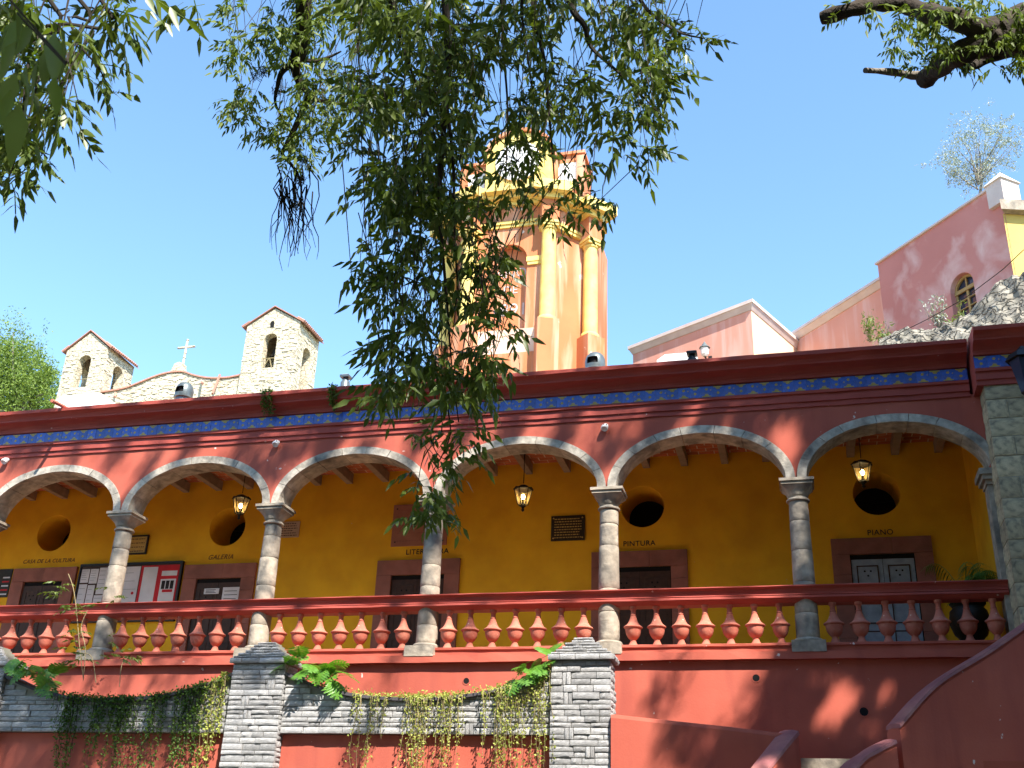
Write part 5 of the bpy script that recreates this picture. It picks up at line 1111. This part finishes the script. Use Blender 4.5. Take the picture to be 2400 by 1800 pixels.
for i, (x, y, x1, y1, Yd, lab) in enumerate(((2040,800,2035,735,10.5,'thin twiggy shrub beside the red house corner'),(2205,775,2190,690,8.6,'pale leafy shrub growing below the arched window'),(2240,770,2245,750,8.2,'low leafy tuft on the rock under the arched window'),(2075,805,2070,730,10.2,'spindly shrub against the red house edge'))):
    b, t_ = at(x, y, Y=Yd), at(x1, y1, Y=Yd); r_ = np.random.default_rng(60+i); t = root('shrub', lab, 'shrub', tuple(b)); sb = MB(); P = []
    for k in range(9):
        q = t_+r_.normal(0,.16,3)+(b-t_)*r_.uniform(0,.5); sb.tube([tuple(b), tuple((b+q)/2+r_.normal(0,.04,3)), tuple(q)], [.016,.011,.004], 4); P.append(q+(b-q)*r_.uniform(0,.7,(26,1))+r_.normal(0,.05,(26,3)))
    sb.build('stems', m_dry if i % 2 == 0 else m_barkg, t); P = np.concatenate(P); V, T = dia(P, r_, .06, .13); tag(put(fast_mesh('leaves', V, T, m_pale if i in (1,) else m_leafb, np.repeat(r_.uniform(0,1,len(P)),4)), 'leaves', t), kind='stuff')

# creepers
def creeper(name, lab, strands, m, leaf, stem_m, dens, seed, top=None, grp=None):
    r = np.random.default_rng(seed); t = root(name, lab, 'creeper', tuple(strands[0][0]), grp); sb = MB(); P = []
    for s in strands:
        s = np.array(s); sb.tube(s, np.linspace(.006,.002,len(s)), 3); L_ = np.sum(np.linalg.norm(np.diff(s, axis=0), axis=1)); k = int(L_*dens)
        u = r.uniform(0,1,k)*(len(s)-1); i = np.minimum(u.astype(int), len(s)-2); f = (u-i)[:,None]; P.append(s[i]*(1-f)+s[i+1]*f+r.normal(0,.022,(k,3)))
    if top is not None: P.append(top)
    tag(sb.build('stems', stem_m, t), kind='stuff'); P = np.concatenate(P); V, T = dia(P, r, leaf*.7, leaf*1.4); V.reshape(-1,4,3)[:,[1,3]] += (V.reshape(-1,4,3)[:,[1,3]]-V.reshape(-1,4,3).mean(1)[:,None])*.8
    tag(put(fast_mesh('leaves', V, T, m, np.repeat(r.uniform(0,1,len(P)),4)), 'leaves', t), kind='stuff'); return t
def hangs(xs, tp, lens, r, y=YF):
    out = []
    for x, L_ in zip(xs, lens):
        z = tp(x); P = [(x, y+.06, z+.02), (x, y-.01, z-.02)]; k = max(3, int(L_/.12)); xx = x
        for j in range(1, k+1): xx += r.normal(0,.016); P.append((xx, y+.0+r.normal(0,.015), z-.02-L_*j/k))
        out.append(P)
    return out
r = np.random.default_rng(8)
xs = np.concatenate([r.uniform(P1[1]+1.0, P2[0]-.05, 45)]+[r.normal(c_,.10,9) for c_ in (-11.2,-10.75,-10.3,-9.8,-9.3,-9.0)]); ln = np.array([r.uniform(.15,.55) if k < 45 else r.uniform(.5,1.55) for k in range(len(xs))])
topL = np.array([(x, YF+r.uniform(0,.4), tpL(x)+r.uniform(-.05,.07)) for x in r.uniform(P1[1]+.9, P2[0]-.02, 1100)])
creeper('dark_creeper', 'dense dark green creeper hanging over the shaded parapet', hangs(xs, tpL, ln, r), m_vine, .042, m_twig, 62, 31, topL)
xs = np.concatenate([r.uniform(-6.6,-3.7,34), r.normal(-5.45,.10,12), r.normal(-5.05,.10,8), r.normal(-4.15,.12,16), r.normal(-3.75,.07,7), r.normal(-6.35,.08,5)]); ln = np.array([r.uniform(.25,.8) if k < 34 else r.uniform(.8,1.5) for k in range(len(xs))])
topR = np.array([(x, YF+r.uniform(-.01,.40), tpR(x)+abs(r.normal(0,.045))) for x in np.concatenate([r.uniform(-7.2,-3.8,1300), r.normal(-5.4,.4,500)])])
creeper('yellow_creeper', 'yellow-green creeper fringing and trailing over the sunlit parapet', hangs(xs, tpR, ln, r), m_vdry, .036, m_dry, 44, 32, topR)
xs = r.normal(-8.75,.08,8); creeper('light_creeper', 'light green creeper strand against the middle stone pier', hangs(xs, tpL, r.uniform(.6,1.7,8), r), m_vdry, .045, m_dry, 60, 33)
for px_, y0, y1, lab in ((633,905,985,'small creeper tuft trailing over the cornice below the belfry with the bell'),(786,893,1000,'longer creeper trailing over the cornice beside the square lamp')):
    st = []
    for k in range(7):
        a = at(px_+r.normal(0,7), y0, Y=-.55); P = [(a[0],-.4,9.63),(a[0],-.66,9.60)]
        for j in range(5): P.append((a[0]+r.normal(0,.03)-.01*j, -.64+.06*j+r.normal(0,.02), 9.52-.075*j*r.uniform(.7,1.1)))
        st.append(P)
    creeper('cornice_creeper', lab, st, m_vine, .045, m_dry, 70, int(px_))
# wild plant on the left parapet
wp = root('wild_plant', 'tall spindly wild plant with airy pinnate leaves before the white column foot', 'plant', (-11.2,YF+.2,4.1))
wb = MB(); P = []
for (x0, pts) in ((0,[(195,1590),(186,1510),(180,1440),(172,1380),(160,1345)]),(1,[(195,1595),(200,1520),(190,1470),(205,1430)]),(2,[(280,1610),(285,1560),(300,1540)]),(3,[(225,1600),(215,1540),(190,1530)])):
    q = [at(x, y, Y=YF+.15) for x, y in pts]; wb.tube(spl([tuple(a) for a in q], 4), .006, 4)
wb.build('stem', m_dry, wp)
for poly, n in (([(120,1350),(170,1335),(190,1370),(150,1400),(100,1390)],7),([(160,1400),(260,1375),(290,1400),(230,1425),(150,1430)],9),([(150,1430),(210,1420),(200,1480),(160,1490)],9),([(160,1480),(200,1480),(195,1540),(165,1540)],6),([(250,1535),(320,1520),(330,1550),(270,1560)],9),([(170,1540),(215,1530),(210,1575),(180,1570)],5),([(235,1480),(265,1480),(262,1510),(240,1510)],3)):
    for x, y in sample_poly(poly, n, rng):
        sc = rng.uniform(1.2,1.8); o = put(CM[rng.integers(8)], 'leaf', wp, tuple(at(x, y, Y=YF+.15+rng.normal(0,.1))), (rng.normal(0,.3), -.5+rng.normal(0,.2), rng.choice([2.8,3.4,.2,-.2])+rng.normal(0,.4)), (sc,sc,sc*.8))

# split-leaf plants on the parapet ends
def split_leaf(seed):
    r = random.Random(seed); n = 7; L_ = 1.0; v = [(0,0,0)]; b = MB(); out = []
    for sd in (1, -1):
        pts = []
        for k in range(n):
            t = .08+.84*k/(n-1); wd = .60*math.sin(PI*min(1, t*.9+.12))**.8*r.uniform(.88,1.1)
            pts += [(t-.068, .14*wd), (t-.05+.10*wd, .70*wd), (t+.08+.2*wd, wd), (t+.105+.08*wd, .66*wd), (t+.068, .30*wd)]
        out.append([(x, sd*y) for x, y in pts])
    def Z(x, y): return .18*x-.34*x*x+.10*abs(y)-.35*y*y
    for side in out:
        for k in range(0, len(side), 5):
            lob = side[k:k+5]; P = [(lob[0][0],0,0),*[(x,y,0) for x, y in lob],(lob[-1][0],0,0)]; P = [(x,y,Z(x,y)) for x, y, _ in P]; b.add(P, [tuple(range(len(P)))])
    b.add([(-.0,.03,0),(.95,.02,Z(.95,0)),(1.06,0,Z(1.06,0)),(.95,-.02,Z(.95,0)),(0,-.03,0)], [(0,1,2,3,4)])
    b.tube([(-.7,0,-.45),(-.4,0,-.15),(0,0,0)], .014, 5)
    return b.mesh('leaf', m_phil)
SLM = [split_leaf(k) for k in range(4)]
def split_plant(lab, pts, par_x):
    t = root('split_leaf_plant', lab, 'plant', tuple(at(par_x[0], par_x[1], Y=YF+.2)), 'split-leaf plants on the fountain wall')
    for x, y, sc, yaw, pit in pts: put(random.choice(SLM), 'leaf', t, tuple(at(x, y, Y=YF+.1+random.uniform(-.15,.15))), (random.uniform(-.3,.3), math.radians(pit), math.radians(yaw)), (sc,sc*1.15,sc))
def clump(x0, y0, x1, y1, n, seed, sc=(.30,.46), yaw=(190,350)):
    r = random.Random(seed); return [(x0+(x1-x0)*(k+.5)/n+r.uniform(-14,14), y0+(y1-y0)*(k+.5)/n+r.uniform(-22,14), r.uniform(*sc), r.uniform(*yaw), r.choice((-35,-10,15,30,45,60))) for k in range(n)]
split_plant('sunlit split-leaf plant leaning out from the middle stone pier', clump(675,1545,800,1592,20,1,(.18,.30))+[(790,1575,.28,-15,5),(812,1582,.24,0,20),(700,1548,.28,150,-15),(770,1560,.30,20,-15)], (720,1590))
split_plant('sunlit split-leaf plant climbing to the pier by the low wall', clump(1205,1598,1290,1545,16,2,(.16,.26),(150,300))+[(1292,1530,.26,70,-50),(1280,1535,.28,110,-40)], (1250,1590))
split_plant('shaded split-leaf plant beside the shaded stone pier', clump(40,1545,130,1600,15,3,(.20,.32)), (85,1600))
# potted palm
pc = np.array([2.38, .75, 5.04]); pt = root('potted_palm', 'feathery green palm in a dark urn at the end of the gallery', 'potted plant', tuple(pc))
MB().lathe([(.16,0),(.17,.04),(.10,.09),(.11,.13),(.24,.28),(.30,.45),(.27,.62),(.22,.68),(.27,.74),(.25,.75)], tuple(pc), 20).build('urn', m_bronze, pt, True)
r = np.random.default_rng(77); pvv = []; ptt = []; o = 0; stm = MB()
for k in range(24):
    a = r.uniform(0,2*PI); L_ = r.uniform(1.1,1.75); el = r.uniform(.85,1.4); pts = []; 
    for j in range(9):
        u = j/8; pts.append(pc+[math.cos(a)*L_*u*math.cos(el)*1.6, math.sin(a)*L_*u*math.cos(el)*.7, .74+L_*(math.sin(el)*u-.62*u*u)])
    stm.tube(pts, np.linspace(.009,.003,9), 4)
    for j in range(1,9):
        for sd in (-1,1):
            for h in (0,.5):
                b = np.array(pts[j-1])*(1-h)+np.array(pts[j])*h; d = np.array([-math.sin(a)*sd*.8+math.cos(a)*.7, math.cos(a)*sd*.8+math.sin(a)*.7, -.15-.3*j/8]); V = leaflet(b, d, .26*(1-.5*abs(j/8-.4)), .02, bend=.35); pvv += V; ptt += (LT+o).tolist(); o += 8
stm.build('frond_stems', m_palm, pt); tag(put(fast_mesh('fronds', np.array(pvv), np.array(ptt), m_palm, r.uniform(0,1,o)), 'fronds', pt), kind='stuff')
